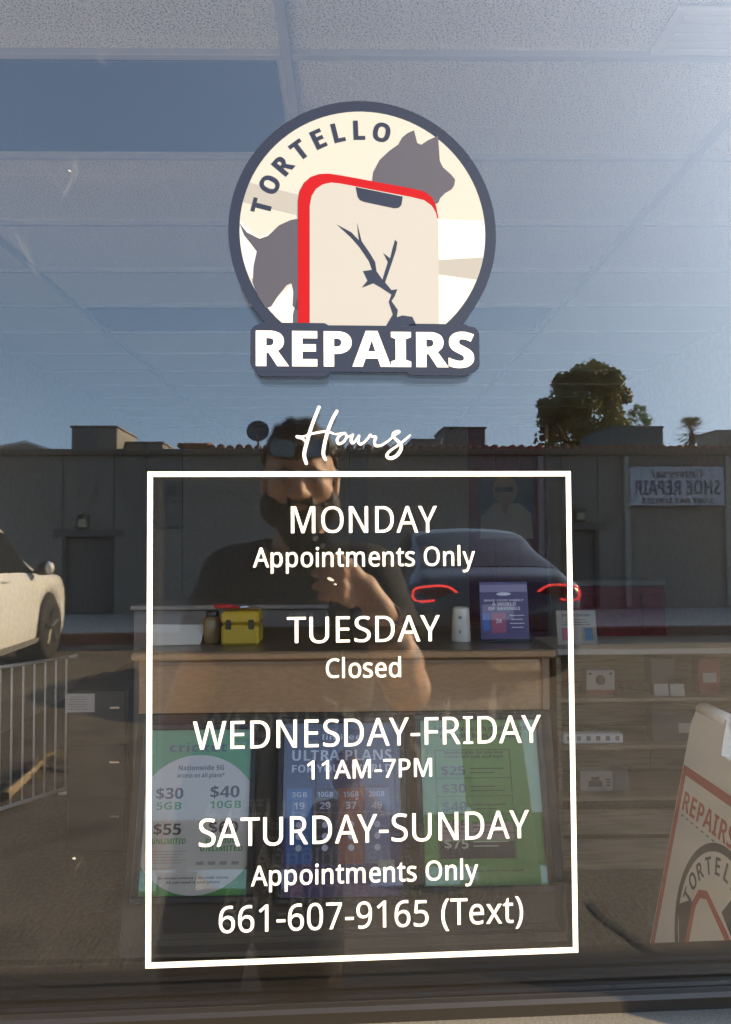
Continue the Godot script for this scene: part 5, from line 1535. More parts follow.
func car_common(o: Node3D, s: Shell, paint: Material, wmax: float) -> void:
	part(o, "body", s.body(), paint)
	part(o, "underside", block(Vector3(0, 0.45, 0), Vector3(wmax * 1.55, 0.36, s.L * 0.94)), mats["black_plastic"])
	for a in s.axles:
		for k in [-1, 1]:
			wheel(o, k * (wmax - 0.115), a, k, s.wheel_r)
	for k in [-1, 1]:
		# wing mirrors
		var m := s.point(0.675, 6.4, k)
		var mir := part(o, "wing_mirror", Build.new(true).skin([
			Build.new().ring(m + Vector3(k * 0.03, 0.02, 0.03), Vector3(0, 0, 0.03), Vector3(0, 0.03, 0), 12), Build.new().ring(m + Vector3(k * 0.1, 0.04, 0.02), Vector3(0, 0, 0.07), Vector3(0, 0.075, 0), 12),
			Build.new().ring(m + Vector3(k * 0.2, 0.05, 0.01), Vector3(0, 0, 0.075), Vector3(0, 0.08, 0), 12), Build.new().ring(m + Vector3(k * 0.25, 0.05, 0.0), Vector3(0, 0, 0.045), Vector3(0, 0.05, 0), 12)]).mesh(), mats["black_plastic"])
		part(mir, "mirror_cap", Build.new(true).skin([
			Build.new().ring(m + Vector3(k * 0.195, 0.052, 0.012), Vector3(0, 0, 0.079), Vector3(0, 0.084, 0), 12), Build.new().ring(m + Vector3(k * 0.256, 0.052, 0.003), Vector3(0, 0, 0.05), Vector3(0, 0.055, 0), 12)]).mesh(), paint)
		# door seams as fine dark strips, and handles
		for t in [0.455, 0.645]:
			var b := Build.new()
			for i in 8:
				var v0 := 0.9 + i * 5.4 / 8
				var v1 := 0.9 + (i + 1) * 5.4 / 8
				b.quad(s.point(t, v0, k, 0.0015), s.point(t + 0.0014, v0, k, 0.0015), s.point(t + 0.0014, v1, k, 0.0015), s.point(t, v1, k, 0.0015))
			part(o, "door_seam", b.mesh(), mats["black_plastic"])
		for t in [0.30, 0.475]:
			var h0 := s.point(t, 4.6, k, 0.025)
			var h1 := s.point(t + 0.035, 4.6, k, 0.025)
			part(o, "door_handle", Build.new(true).tube([h0 - Vector3(k * 0.03, 0, 0), h0, h1, h1 - Vector3(k * 0.03, 0, 0)], 0.013, 8).mesh(), paint)
		part(o, "sill_trim", s.patch([0.27, 0.27], [0.715, 0.715], 0.05, 0.75, k, 0.004, 16, 3), mat("sill_grey", lin(0.20, 0.20, 0.19), 0.5))

func cars() -> void:
	var white := mat("white_car_paint", lin(0.84, 0.82, 0.75), 0.35)
	white.clearcoat_enabled = true
	white.clearcoat = 0.8
	white.clearcoat_roughness = 0.05
	var s := Shell.new()
	s.root = self
	s.L = 4.65
	s.roof = [[0, 1.02], [0.03, 1.17], [0.12, 1.62], [0.2, 1.69], [0.42, 1.72], [0.57, 1.68], [0.62, 1.62], [0.735, 1.17], [0.775, 1.12], [0.9, 1.05], [0.97, 0.93], [1, 0.72]]
	s.belt = [[0, 0.94], [0.05, 1.06], [0.3, 1.10], [0.65, 1.07], [0.78, 1.05], [0.92, 0.96], [1, 0.62]]
	s.half = [[0, 0.74], [0.05, 0.88], [0.15, 0.92], [0.5, 0.92], [0.82, 0.92], [0.93, 0.86], [0.98, 0.72], [1, 0.60]]
	s.axles = [-1.40, 1.36]
	s.arch = 0.44
	s.wheel_r = 0.38
	var fw := mirrored(50, 655, 9.2)
	var o := thing("white_parked_car", "white sport utility car parked nose in to the far kerb", "car", at(Vector3(fw.x - 0.86, 0, 7.72)))
	car_common(o, s, white, 0.92)
	for k in [-1, 1]:
		part(o, "side_window", s.patch([0.20, 0.26], [0.447, 0.447], 6.25, 10.6, k, 0.004, 10, 5), mats["car_glass"])
		part(o, "side_window", s.patch([0.460, 0.460], [0.705, 0.61], 6.25, 10.6, k, 0.004, 12, 5), mats["car_glass"])
		part(o, "headlight", s.patch([0.925, 0.93], [0.985, 0.975], 4.2, 5.8, k, 0.005, 6, 3), mat("headlight", grey(0.5), 0.08))
		part(o, "tail_light", s.patch([0.002, 0.01], [0.06, 0.05], 4.0, 6.0, k, 0.005, 6, 3), mat("tail_red_plain", lin(0.30, 0.012, 0.012), 0.15))
		part(o, "wheel_well", Build.new(true).lathe([[0.435, 0], [0.435, 0.25]], Transform3D(Basis(Vector3(0, 0, 1), Vector3(-k, 0, 0), Vector3(0, 1, 0)), Vector3(k * 0.86, 0.38, 1.36)), 30).mesh(), mats["dark_rubber"])
		part(o, "windscreen", s.patch([0.625, 0.625], [0.73, 0.73], 11.2, 16, k, 0.004, 8, 5), mats["car_glass"])
		part(o, "rear_window", s.patch([0.035, 0.035], [0.125, 0.125], 11.2, 16, k, 0.004, 8, 5), mats["car_glass"])
	part(o, "number_plate", block(Vector3(0, 0.72, -s.L / 2 - 0.006), Vector3(0.31, 0.15, 0.008), 0.002), mats["white_metal"])

	var navy := mat("navy_car_paint", lin(0.006, 0.009, 0.018), 0.3)
	navy.clearcoat_enabled = true
	navy.clearcoat = 1.0
	navy.clearcoat_roughness = 0.03
	var d := Shell.new()
	d.root = self
	d.L = 4.45
	d.roof = [[0, 0.98], [0.02, 1.07], [0.08, 1.16], [0.20, 1.36], [0.34, 1.56], [0.45, 1.60], [0.56, 1.55], [0.64, 1.42], [0.76, 1.06], [0.9, 0.92], [0.97, 0.82], [1, 0.66]]
	d.belt = [[0, 0.93], [0.03, 1.01], [0.2, 1.02], [0.5, 1.0], [0.75, 0.95], [0.92, 0.84], [1, 0.58]]
	d.half = [[0, 0.80], [0.025, 0.87], [0.1, 0.92], [0.2, 0.92], [0.8, 0.92], [0.93, 0.85], [0.98, 0.7], [1, 0.58]]
	d.axles = [-1.36, 1.40]
	d.arch = 0.40
	d.wheel_r = 0.345
	var rear := mirrored(498, 590, 6.7)
	var q := thing("dark_parked_car", "dark navy fastback car with glowing red tail lights parked nose in", "car", at(Vector3(rear.x, 0, 6.7 + d.L / 2)))
	car_common(q, d, navy, 0.92)
	var red := mat("tail_light_red", lin(0.5, 0.02, 0.02), 0.2)
	red.emission_enabled = true
	red.emission = lin(1.0, 0.06, 0.05)
	red.emission_energy_multiplier = 1.2
	for k in [-1, 1]:
		part(q, "rear_window", d.patch([0.085, 0.085], [0.315, 0.315], 11.3, 16, k, 0.004, 12, 6), mats["car_glass"])
		part(q, "windscreen", d.patch([0.60, 0.60], [0.745, 0.745], 11.2, 16, k, 0.004, 10, 5), mats["car_glass"])
		part(q, "side_window", d.patch([0.17, 0.30], [0.447, 0.447], 6.25, 10.5, k, 0.004, 12, 5), mats["car_glass"])
		part(q, "side_window", d.patch([0.46, 0.46], [0.72, 0.585], 6.25, 10.5, k, 0.004, 12, 5), mats["car_glass"])
		part(q, "window_trim", d.patch([0.15, 0.15], [0.72, 0.72], 6.05, 6.2, k, 0.006, 20, 1), mats["chrome"])
		# the glowing outline of each tail light wraps round the corner
		var zr := -d.L / 2 - 0.012
		var pts := []
		for c in [[0.40, 0.935, 0.0], [0.48, 0.985, 0.0], [0.58, 1.0, 0.0], [0.72, 0.99, 0.0], [0.80, 0.97, 0.04], [0.825, 0.91, 0.05], [0.80, 0.86, 0.03], [0.72, 0.85, 0.0], [0.62, 0.86, 0.0]]:
			pts.append(Vector3(k * c[0], c[1], zr + c[2]))
		var lamp := part(q, "tail_light", Build.new(true).tube(smooth_path(pts, 4), 0.0115, 8).mesh(), red)
		part(lamp, "lamp_cluster", Build.new().slab(PackedVector2Array([Vector2(k * 0.40, 0.945), Vector2(k * 0.46, 0.975), Vector2(k * 0.56, 0.985), Vector2(k * 0.70, 0.975), Vector2(k * 0.735, 0.93), Vector2(k * 0.70, 0.885), Vector2(k * 0.6, 0.885)]), zr - 0.001, zr + 0.012).mesh(), mat("lamp_smoke", lin(0.12, 0.008, 0.008), 0.12))
		part(q, "headlight", d.patch([0.93, 0.94], [0.985, 0.975], 4.2, 5.8, k, 0.005, 6, 3), mats["headlight"])
	part(q, "number_plate", block(Vector3(0, 0.74, -d.L / 2 - 0.008), Vector3(0.31, 0.15, 0.008), 0.002), mats["white_metal"])
	part(q, "rear_bumper", Build.new(true).skin([
		Build.new().ring(Vector3(-0.80, 0.42, -d.L / 2 + 0.10), Vector3(0, 0, 0.05), Vector3(0, 0.13, 0), 12), Build.new().ring(Vector3(-0.62, 0.42, -d.L / 2 - 0.02), Vector3(0, 0, 0.05), Vector3(0, 0.14, 0), 12),
		Build.new().ring(Vector3(0.62, 0.42, -d.L / 2 - 0.02), Vector3(0, 0, 0.05), Vector3(0, 0.14, 0), 12), Build.new().ring(Vector3(0.80, 0.42, -d.L / 2 + 0.10), Vector3(0, 0, 0.05), Vector3(0, 0.13, 0), 12)]).mesh(), mats["black_plastic"])

# ---------------------------------------------------------------- the photographer, seen in the glass
class Field:                                                   # tapered capsules joined with a smooth minimum, meshed as surface nets
	var lo: Vector3
	var cell: float
	var n: Vector3i
	var k: float
	var acc: PackedFloat32Array
	var cut: Callable
	var bump: Callable
	func _init(a: Vector3, b: Vector3, size: float, blend: float) -> void:
		lo = a
		cell = size
		k = blend
		n = Vector3i(((b - a) / size).ceil()) + Vector3i.ONE
		acc.resize(n.x * n.y * n.z)
	func bone(p: Vector3, q: Vector3, rp: float, rq: float, squash := Vector3.ONE) -> void:
		var reach := maxf(rp, rq) + 4.5 * k
		var ext := Vector3(reach / squash.x, reach / squash.y, reach / squash.z)
		var a := Vector3i(((p.min(q) - ext - lo) / cell).floor()).clamp(Vector3i.ZERO, n - Vector3i.ONE)
		var b := Vector3i(((p.max(q) + ext - lo) / cell).ceil()).clamp(Vector3i.ZERO, n - Vector3i.ONE)
		var ps := p * squash
		var d := q * squash - ps
		var dd := maxf(d.length_squared(), 1e-9)
		var low := minf(squash.x, minf(squash.y, squash.z))
		for z in range(a.z, b.z + 1):
			for y in range(a.y, b.y + 1):
				var row := (z * n.y + y) * n.x
				for x in range(a.x, b.x + 1):
					var w := (lo + Vector3(x, y, z) * cell) * squash - ps
					var t := clampf(w.dot(d) / dd, 0.0, 1.0)
					var v := ((w - d * t).length() - lerpf(rp, rq, t)) / k
					if v < 5.0:
						acc[row + x] += exp(-maxf(v, -9.0))
	func chain(p: Array, r: Array) -> void:
		for i in p.size() - 1:
			bone(p[i], p[i + 1], r[i], r[i + 1])
	func value(i: int) -> float:
		return -k * log(acc[i]) if acc[i] > 1e-4 else 9.0 * k
	func mesh_into(b: SurfaceTool, off: Vector3, tint: Callable) -> void:
		var f := PackedFloat32Array()
		f.resize(acc.size())
		for i in acc.size():
			f[i] = value(i)
		if bump.is_valid():
			for z in n.z:
				for y in n.y:
					for x in n.x:
						var i := (z * n.y + y) * n.x + x
						if absf(f[i]) < 0.035:
							f[i] += bump.call(lo + Vector3(x, y, z) * cell)
		if cut.is_valid():
			for z in n.z:
				for y in n.y:
					for x in n.x:
						var i := (z * n.y + y) * n.x + x
						f[i] = maxf(f[i], cut.call(lo + Vector3(x, y, z) * cell))
		var vid := {}
		var sx := 1
		var sy := n.x
		var sz := n.x * n.y
		var corner := [0, sx, sy, sx + sy, sz, sx + sz, sy + sz, sx + sy + sz]
		var place := PackedVector3Array()
		var edges := [[0, 1], [2, 3], [4, 5], [6, 7], [0, 2], [1, 3], [4, 6], [5, 7], [0, 4], [1, 5], [2, 6], [3, 7]]
		for z in n.z - 1:
			for y in n.y - 1:
				for x in n.x - 1:
					var i := (z * n.y + y) * n.x + x
					var neg := 0
					for c in corner:
						if f[i + c] < 0.0:
							neg += 1
					if neg == 0 or neg == 8:
						continue
					var sum := Vector3.ZERO
					var cnt := 0
					for e in edges:
						var u: float = f[i + corner[e[0]]]
						var v: float = f[i + corner[e[1]]]
						if (u < 0.0) != (v < 0.0):
							var t := u / (u - v)
							var pa := Vector3(e[0] & 1, (e[0] >> 1) & 1, e[0] >> 2)
							var pb := Vector3(e[1] & 1, (e[1] >> 1) & 1, e[1] >> 2)
							sum += pa.lerp(pb, t)
							cnt += 1
					vid[i] = place.size()
					place.append(lo + (Vector3(x, y, z) + sum / cnt) * cell)
		var emit := func(ids: Array, flip: bool) -> void:
			var o: Array = ids if not flip else [ids[0], ids[3], ids[2], ids[1]]
			for j in [0, 2, 1, 0, 3, 2]:
				var p: Vector3 = place[o[j]]
				b.set_color(tint.call(p))
				b.add_vertex(p - off)
		for i in vid:
			var x: int = i % n.x
			var y: int = (i / n.x) % n.y
			var z: int = i / sz
			if y > 0 and z > 0 and (f[i] < 0.0) != (f[i + sx] < 0.0):
				emit.call([vid[i], vid[i - sy], vid[i - sy - sz], vid[i - sz]], f[i] < 0.0)
			if x > 0 and z > 0 and (f[i] < 0.0) != (f[i + sy] < 0.0):
				emit.call([vid[i], vid[i - sz], vid[i - sx - sz], vid[i - sx]], f[i] < 0.0)
			if x > 0 and y > 0 and (f[i] < 0.0) != (f[i + sz] < 0.0):
				emit.call([vid[i], vid[i - sx], vid[i - sx - sy], vid[i - sy]], f[i] < 0.0)

func photographer() -> void:
	var base := Vector3(-0.15, 0.012, 1.16)
	var o := thing("person", "person in black tee holding up a phone, mirrored in the glass", "person", at(base))
	var skin := mat("skin", Color.WHITE, 0.55)
	skin.vertex_color_use_as_albedo = true
	skin.subsurf_scatter_enabled = true
	skin.subsurf_scatter_strength = 0.08
	var tone := Color(0.50, 0.285, 0.18)
	var inkn := FastNoiseLite.new()
	inkn.seed = 5
	inkn.frequency = 22.0
	var tint := func(p: Vector3) -> Color:
		# tattoo on the raised forearm and upper arm
		if p.x > 0.08 and p.y < 1.29 and p.y > 1.12 and p.z < 1.02 and inkn.get_noise_3dv(p) > 0.12:
			return Color(0.12, 0.10, 0.10)
		if p.y > 1.44 and p.y < 1.535 and p.z < 1.03 and inkn.get_noise_3dv(p * 0.5) > 0.9:
			return tone * 0.9
		return tone
	var plain := func(_p: Vector3) -> Color: return tone
	# joints
	var hip := Vector3(-0.135, 0.92, 1.17)
	var chest := Vector3(-0.07, 1.24, 1.14)
	var neck := Vector3(-0.055, 1.40, 1.12)
	var head := Vector3(-0.05, 1.585, 1.05)
	var shr := Vector3(0.11, 1.36, 1.11)
	var elr := Vector3(0.178, 1.135, 0.92)
	var wrr := Vector3(0.108, 1.315, 0.752)
	var shl := Vector3(-0.215, 1.355, 1.13)
	var ell := Vector3(-0.315, 1.09, 1.16)
	var wrl := Vector3(-0.365, 0.865, 1.07)
	var body := SurfaceTool.new()
	body.begin(Mesh.PRIMITIVE_TRIANGLES)
	body.set_smooth_group(0)
	var f := Field.new(Vector3(-0.56, -0.03, 0.68), Vector3(0.36, 1.5, 1.42), 0.0125, 0.012)
	f.bone(hip, hip + Vector3(0.03, 0.14, 0), 0.145, 0.14, Vector3(0.9, 1, 1.25))
	f.bone(chest + Vector3(0, -0.14, 0), chest + Vector3(0, 0.05, 0), 0.14, 0.152, Vector3(0.88, 1, 1.25))
	f.bone(shr + Vector3(-0.03, 0, 0), shl + Vector3(0.03, 0, 0), 0.062, 0.062)
	f.chain([neck + Vector3(0, -0.03, 0.01), neck + Vector3(0.003, 0.09, -0.02)], [0.062, 0.056])
	f.chain([shr, shr.lerp(elr, 0.5), elr], [0.062, 0.052, 0.042])
	f.chain([elr, elr.lerp(wrr, 0.35), wrr], [0.044, 0.046, 0.030])
	f.chain([shl, shl.lerp(ell, 0.5), ell], [0.062, 0.052, 0.042])
	f.chain([ell, ell.lerp(wrl, 0.35), wrl], [0.043, 0.045, 0.030])
	var knees := [Vector3(-0.285, 0.50, 1.15), Vector3(-0.055, 0.50, 1.14)]
	var feet := [Vector3(-0.30, 0.09, 1.20), Vector3(-0.04, 0.09, 1.19)]
	var hips := [hip + Vector3(-0.085, -0.03, 0), hip + Vector3(0.085, -0.03, 0)]
	for i in 2:
		f.chain([hips[i], knees[i], feet[i]], [0.092, 0.062, 0.045])
		f.chain([feet[i] + Vector3(0, -0.03, 0.03), feet[i] + Vector3(0, -0.055, -0.15)], [0.045, 0.035])
	f.mesh_into(body, base, tint)
	# head, 4 mm
	var g := Field.new(head + Vector3(-0.12, -0.2, -0.15), head + Vector3(0.12, 0.16, 0.15), 0.0045, 0.006)
	g.bone(head + Vector3(0, 0.035, 0.018), head + Vector3(0, 0.03, 0.03), 0.087, 0.085, Vector3(1.1, 0.95, 0.93))
	g.bone(head + Vector3(0, -0.02, -0.02), head + Vector3(0, -0.085, -0.035), 0.068, 0.042, Vector3(1.0, 1, 0.95))
	g.bone(head + Vector3(-0.035, -0.055, -0.01), head + Vector3(0.035, -0.055, -0.01), 0.042, 0.042)
	g.bone(head + Vector3(-0.03, 0.02, -0.075), head + Vector3(0.03, 0.02, -0.075), 0.014, 0.014)
	g.bone(head + Vector3(0, 0.01, -0.083), head + Vector3(0, -0.032, -0.104), 0.008, 0.013)
	g.bone(head + Vector3(-0.014, -0.036, -0.09), head + Vector3(0.014, -0.036, -0.09), 0.008, 0.008)
	g.bone(head + Vector3(-0.018, -0.062, -0.081), head + Vector3(0.018, -0.062, -0.081), 0.008, 0.008)
	g.bone(head + Vector3(-0.04, -0.015, -0.062), head + Vector3(-0.05, -0.025, -0.04), 0.02, 0.02)
	g.bone(head + Vector3(0.04, -0.015, -0.062), head + Vector3(0.05, -0.025, -0.04), 0.02, 0.02)
	for s in [-1, 1]:
		g.bone(head + Vector3(s * 0.083, 0.012, 0.012), head + Vector3(s * 0.082, -0.028, 0.0), 0.013, 0.009, Vector3(1.2, 1, 0.75))
	g.bone(neck + Vector3(0, 0.03, -0.002), head + Vector3(0, -0.06, 0.02), 0.056, 0.056)
	g.mesh_into(body, base, plain)
	# right hand on the phone
	var hand := Field.new(Vector3(-0.06, 1.25, 0.66), Vector3(0.17, 1.48, 0.82), 0.004, 0.004)
	hand.chain([wrr + Vector3(0.008, -0.02, 0.02), wrr, Vector3(0.082, 1.36, 0.742)], [0.030, 0.028, 0.024])
	hand.bone(Vector3(0.075, 1.36, 0.740), Vector3(0.050, 1.398, 0.722), 0.022, 0.017)
	hand.bone(Vector3(0.075, 1.345, 0.740), Vector3(0.048, 1.352, 0.722), 0.022, 0.016)
	for q in [[1.412, -0.006], [1.390, -0.014], [1.367, -0.012], [1.346, -0.002]]:
		hand.chain([Vector3(0.052, q[0] - 0.014, 0.724), Vector3(0.034, q[0], 0.702), Vector3(0.012, q[0] + 0.002, 0.694), Vector3(q[1], q[0] - 0.001, 0.6935)], [0.0115, 0.0095, 0.0085, 0.0075])
	hand.chain([Vector3(0.07, 1.352, 0.75), Vector3(0.045, 1.375, 0.752), Vector3(0.012, 1.40, 0.734), Vector3(-0.004, 1.415, 0.726)], [0.016, 0.0125, 0.0105, 0.0085])
	hand.mesh_into(body, base, plain)
	# left hand hanging, slightly curled
	var lh := Field.new(Vector3(-0.45, 0.64, 0.94), Vector3(-0.30, 0.90, 1.12), 0.0045, 0.004)
	lh.chain([wrl + Vector3(0.004, 0.02, 0.008), wrl, wrl + Vector3(-0.008, -0.055, -0.018)], [0.030, 0.027, 0.026])
	for i in 4:
		var u := wrl + Vector3(-0.012, -0.075, -0.045 + i * 0.018)
		lh.bone(wrl + Vector3(-0.008, -0.04, -0.032 + i * 0.014), u, 0.015, 0.0115)
		var ln: float = [0.9, 1.0, 0.95, 0.75][i]
		lh.chain([u, u + Vector3(0.0, -0.034 * ln, -0.004), u + Vector3(0.012, -0.06 * ln, -0.004), u + Vector3(0.026, -0.078 * ln, -0.002)], [0.0105, 0.0095, 0.0085, 0.007])
	lh.chain([wrl + Vector3(0.0, -0.025, -0.025), wrl + Vector3(0.008, -0.055, -0.052), wrl + Vector3(0.014, -0.088, -0.06)], [0.015, 0.012, 0.008])
	lh.mesh_into(body, base, plain)
	body.generate_normals()
	part(o, "body", body.commit(), skin)
	# clothes: the same bones, thicker, cut at hems
	var cloth := func(called: String, field: Field, m: Material) -> void:
		var st := SurfaceTool.new()
		st.begin(Mesh.PRIMITIVE_TRIANGLES)
		st.set_smooth_group(0)
		field.mesh_into(st, base, plain)
		st.generate_normals()
		part(o, called, st.commit(), m)
	var fold := FastNoiseLite.new()
	fold.seed = 9
	fold.frequency = 5.0
	var tee := Field.new(Vector3(-0.50, 0.72, 0.80), Vector3(0.36, 1.48, 1.42), 0.012, 0.014)
	tee.bone(hip + Vector3(0.0, -0.06, 0), hip + Vector3(0.03, 0.14, 0), 0.17, 0.165, Vector3(0.88, 1, 1.2))
	tee.bone(chest + Vector3(0, -0.14, 0), chest + Vector3(0, 0.05, 0), 0.165, 0.172, Vector3(0.86, 1, 1.22))
	tee.bone(shr + Vector3(-0.03, 0, 0), shl + Vector3(0.03, 0, 0), 0.075, 0.075)
	tee.chain([shr, shr.lerp(elr, 0.75)], [0.078, 0.074])
	tee.chain([shl, shl.lerp(ell, 0.75)], [0.078, 0.074])
	tee.cut = func(p: Vector3) -> float:
		var c := 0.80 - p.y
		c = maxf(c, 0.075 - (p - (neck + Vector3(0, 0.03, -0.01))).length())
		for q in [[shr, elr], [shl, ell]]:
			var d: Vector3 = (q[1] - q[0]).normalized()
			var along: float = (p - q[0]).dot(d)
			if (p - q[0] - d * along).length() < 0.088:
				c = maxf(c, along - q[0].distance_to(q[1]) * 0.62)
		return c
	tee.bump = func(p: Vector3) -> float:
		return 0.007 * fold.get_noise_3d(p.x * 2.2 + p.y * 1.2, p.y * 3.4 - p.x * 1.5, p.z * 2.0)
	cloth.call("tee_shirt", tee, grained("black_cotton", noise(0.2, [lin(0.012, 0.012, 0.013), lin(0.02, 0.02, 0.021)], [0.3, 0.7], 3, FastNoiseLite.TYPE_SIMPLEX_SMOOTH, 21), Vector3.ONE * 4, 0.95))
	var pants := Field.new(Vector3(-0.48, 0.02, 0.95), Vector3(0.16, 1.02, 1.40), 0.0125, 0.014)
	pants.bone(hip + Vector3(0, -0.02, 0), hip + Vector3(0, 0.06, 0), 0.16, 0.155, Vector3(0.88, 1, 1.2))
	for i in 2:
		pants.chain([hips[i], knees[i], feet[i]], [0.118, 0.095, 0.085])
	pants.bump = func(p: Vector3) -> float: return 0.008 * fold.get_noise_3d(p.x * 2.0, p.y * 4.0, p.z * 2.0)
	pants.cut = func(p: Vector3) -> float:
		var c := 0.0
		c = maxf(0.07 - p.y, p.y - 0.97)
		return c
	cloth.call("trousers", pants, grained("dark_camouflage", noise(0.018, [lin(0.008, 0.008, 0.007), lin(0.011, 0.010, 0.008), lin(0.05, 0.045, 0.02), lin(0.012, 0.011, 0.009)], [0.3, 0.55, 0.62, 0.7], 3, FastNoiseLite.TYPE_SIMPLEX_SMOOTH, 22), Vector3.ONE * 2.5, 0.95))
	var shoe := Field.new(Vector3(-0.42, -0.01, 0.95), Vector3(0.08, 0.16, 1.34), 0.01, 0.01)
	for i in 2:
		shoe.chain([feet[i] + Vector3(0, -0.03, 0.045), feet[i] + Vector3(0, -0.045, -0.17)], [0.055, 0.045])
	shoe.cut = func(p: Vector3) -> float: return 0.013 - p.y
	cloth.call("shoes", shoe, mats["dark_rubber"])
	# hair, beard
	var hairm := grained("dark_hair", noise(0.15, [lin(0.012, 0.009, 0.007), lin(0.035, 0.025, 0.018)], [0.3, 0.7], 3, FastNoiseLite.TYPE_SIMPLEX_SMOOTH, 23), Vector3(30, 4, 30), 0.7)
	var tuft := FastNoiseLite.new()
	tuft.seed = 3
	tuft.frequency = 28.0
	var hair := Field.new(head + Vector3(-0.13, -0.06, -0.15), head + Vector3(0.13, 0.18, 0.16), 0.0055, 0.007)
	hair.bone(head + Vector3(0, 0.045, 0.022), head + Vector3(0, 0.035, 0.034), 0.093, 0.09, Vector3(1.08, 0.95, 0.93))
	hair.bone(head + Vector3(0.01, 0.1, -0.03), head + Vector3(-0.02, 0.105, 0.01), 0.04, 0.04)
	hair.cut = func(p: Vector3) -> float:
		var q: Vector3 = p - head
		return maxf(maxf(0.062 - q.y + maxf(q.z + 0.02, 0.0) * -1.1, -0.055 - q.y), -0.02)
	hair.bump = func(p: Vector3) -> float: return 0.011 * tuft.get_noise_3d(p.x * 1.3, p.y * 0.7, p.z * 1.3) + 0.006 * fold.get_noise_3dv(p * 6.0)
	cloth.call("hair", hair, hairm)
	var beard := Field.new(head + Vector3(-0.1, -0.18, -0.13), head + Vector3(0.1, 0.03, 0.05), 0.005, 0.006)
	beard.bone(head + Vector3(0, -0.06, -0.032), head + Vector3(0, -0.105, -0.045), 0.062, 0.048)
	beard.bone(head + Vector3(-0.045, -0.06, -0.012), head + Vector3(0.045, -0.06, -0.012), 0.046, 0.046)
	beard.bone(head + Vector3(-0.072, -0.005, 0.0), head + Vector3(-0.06, -0.06, -0.005), 0.012, 0.02)
	beard.bone(head + Vector3(0.072, -0.005, 0.0), head + Vector3(0.06, -0.06, -0.005), 0.012, 0.02)
	beard.bone(head + Vector3(-0.025, -0.05, -0.086), head + Vector3(0.025, -0.05, -0.086), 0.009, 0.009)
	beard.cut = func(p: Vector3) -> float:
		var q: Vector3 = p - head
		var mouth := 0.009 - Vector2(q.x * 0.45, q.y + 0.064).length()
		return maxf(mouth if q.z < -0.05 else -1.0, q.y + 0.056 - maxf(absf(q.x) - 0.052, 0.0) * 2.6 + 0.016 * tuft.get_noise_3dv(p * 1.5) - (0.012 if absf(q.x) < 0.03 and q.z < -0.075 else 0.0))
	beard.bump = func(p: Vector3) -> float: return 0.006 * tuft.get_noise_3dv(p)
	cloth.call("beard", beard, hairm)
	for s in [-1, 1]:
		part(o, "eye", Build.new(true).lathe([[0.001, -0.011], [0.008, -0.008], [0.011, 0], [0.008, 0.008], [0.001, 0.011]], at(head + Vector3(s * 0.032, -0.001, -0.0785) - base), 14).mesh(), mat("eye", lin(0.10, 0.09, 0.08), 0.1))
		part(o, "eyebrow", Build.new(true).tube([head + Vector3(s * 0.014, 0.017, -0.0905) - base, head + Vector3(s * 0.032, 0.022, -0.0905) - base, head + Vector3(s * 0.05, 0.016, -0.079) - base], [0.004, 0.0045, 0.002], 6).mesh(), hairm)
		part(o, "eyelid", Build.new(true).tube([head + Vector3(s * 0.019, 0.004, -0.086) - base, head + Vector3(s * 0.032, 0.008, -0.0885) - base, head + Vector3(s * 0.046, 0.004, -0.082) - base], [0.0025, 0.003, 0.002], 6).mesh(), mat("eyelid_skin", lin(0.36, 0.20, 0.13), 0.6))
	# sunglasses pushed up on the head
	var sg := thing("sunglasses", "dark mirrored sunglasses pushed up on the person's forehead", "sunglasses", at(head + Vector3(0, 0.068, -0.065)))
	var lensm := mat("mirror_lens", lin(0.14, 0.30, 0.62), 0.05, 0.9)
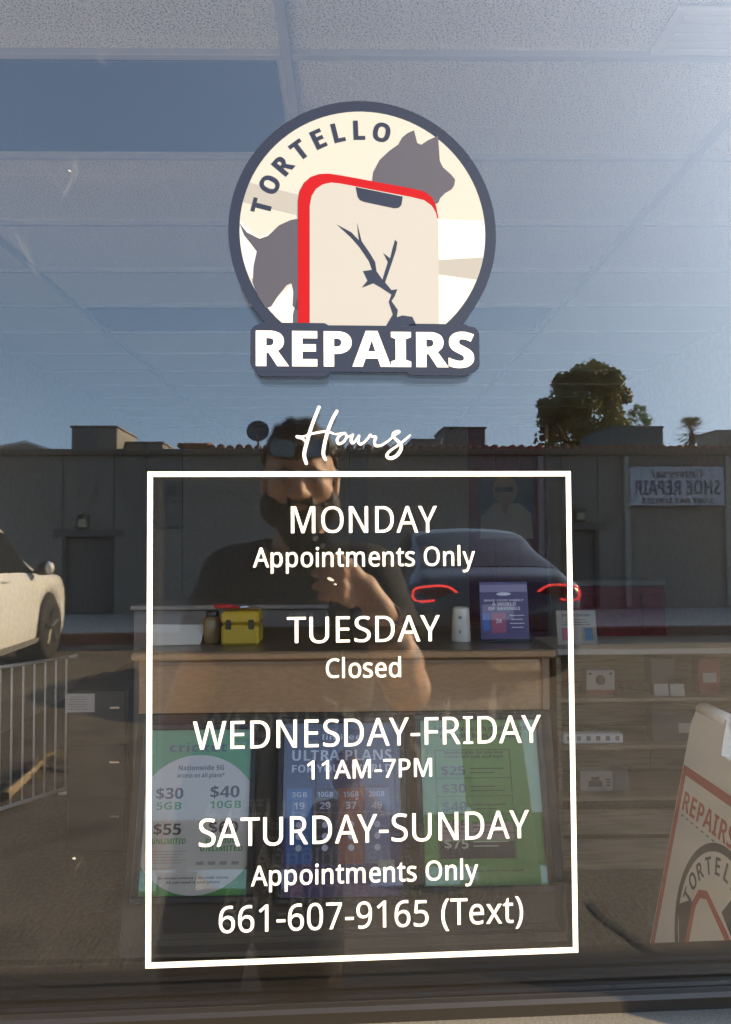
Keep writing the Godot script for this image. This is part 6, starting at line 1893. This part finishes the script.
	for s in [-1, 1]:
		var fx := Transform3D(Basis(Vector3.RIGHT, -0.45) * Basis(Vector3.UP, -s * 0.28), Vector3(s * 0.036, 0, -0.015))
		part(sg, "lens", Build.new().slab(rounded(-0.029, -0.02, 0.029, 0.02, 0.014), -0.002, 0.002, fx).mesh(), lensm)
		var rim := []
		for p in rounded(-0.031, -0.022, 0.031, 0.022, 0.015):
			rim.append(fx * Vector3(p.x, p.y, 0))
		rim.append(rim[0])
		part(sg, "rim", Build.new(true).tube(rim, 0.0035, 6).mesh(), mats["black_plastic"])
		part(sg, "temple", Build.new(true).tube([Vector3(s * 0.066, 0.004, -0.002), Vector3(s * 0.089, 0.0, 0.04), Vector3(s * 0.09, -0.02, 0.11)], 0.0035, 6).mesh(), mats["black_plastic"])
	part(sg, "bridge", Build.new(true).tube([Vector3(-0.009, 0.004, -0.019), Vector3(0.009, 0.004, -0.019)], 0.0035, 6).mesh(), mats["black_plastic"])
	# bracelets
	var axis := (elr - wrr).normalized()
	var u := axis.cross(Vector3.UP).normalized()
	var v := u.cross(axis)
	for j in 2:
		var c := wrr.lerp(elr, 0.10 + 0.10 * j)
		var r := 0.036 + 0.004 * j
		var br := thing("bead_bracelet", ["brown bead bracelet at the raised wrist", "black bead bracelet next to the brown one on the raised forearm"][j], "bracelet", at(c))
		var bead := Build.new(true).lathe([[0.0005, -0.005], [0.0037, -0.0037], [0.005, 0], [0.0037, 0.0037], [0.0005, 0.005]], Transform3D.IDENTITY, 8).mesh()
		for i in 24:
			var a := TAU * i / 24
			part(br, "bead", bead, mat("bead_%d" % j, lin(0.16, 0.10, 0.06) if j == 0 else grey(0.02), 0.25), at(u * r * cos(a) + v * r * sin(a)))
	# the phone just behind the lens of the picture
	var ph := thing("phone", "dark phone held upright in the raised hand", "phone", at(Vector3(-0.024, 1.389, 0.7085)))
	part(ph, "case", Build.new().slab(rounded(-0.036, -0.0735, 0.036, 0.0735, 0.011), -0.004, 0.004).mesh(), mats["black_plastic"])
	part(ph, "screen_glass", Build.new().slab(rounded(-0.033, -0.0705, 0.033, 0.0705, 0.009), 0.0041, 0.0046).mesh(), mats["car_glass"])
	part(ph, "camera_bump", Build.new().slab(rounded(0.004, 0.042, 0.033, 0.071, 0.007), -0.0055, -0.004).mesh(), mats["black_plastic"])
	for q in [[0.025, 0.050], [0.012, 0.064]]:
		part(ph, "lens_ring", Build.new(true).lathe([[0.0055, 0], [0.0055, 0.0012], [0.0035, 0.0012]], Transform3D(Basis(Vector3.RIGHT, -PI / 2), Vector3(q[0], q[1], -0.0055)), 18).mesh(), mats["chrome"])
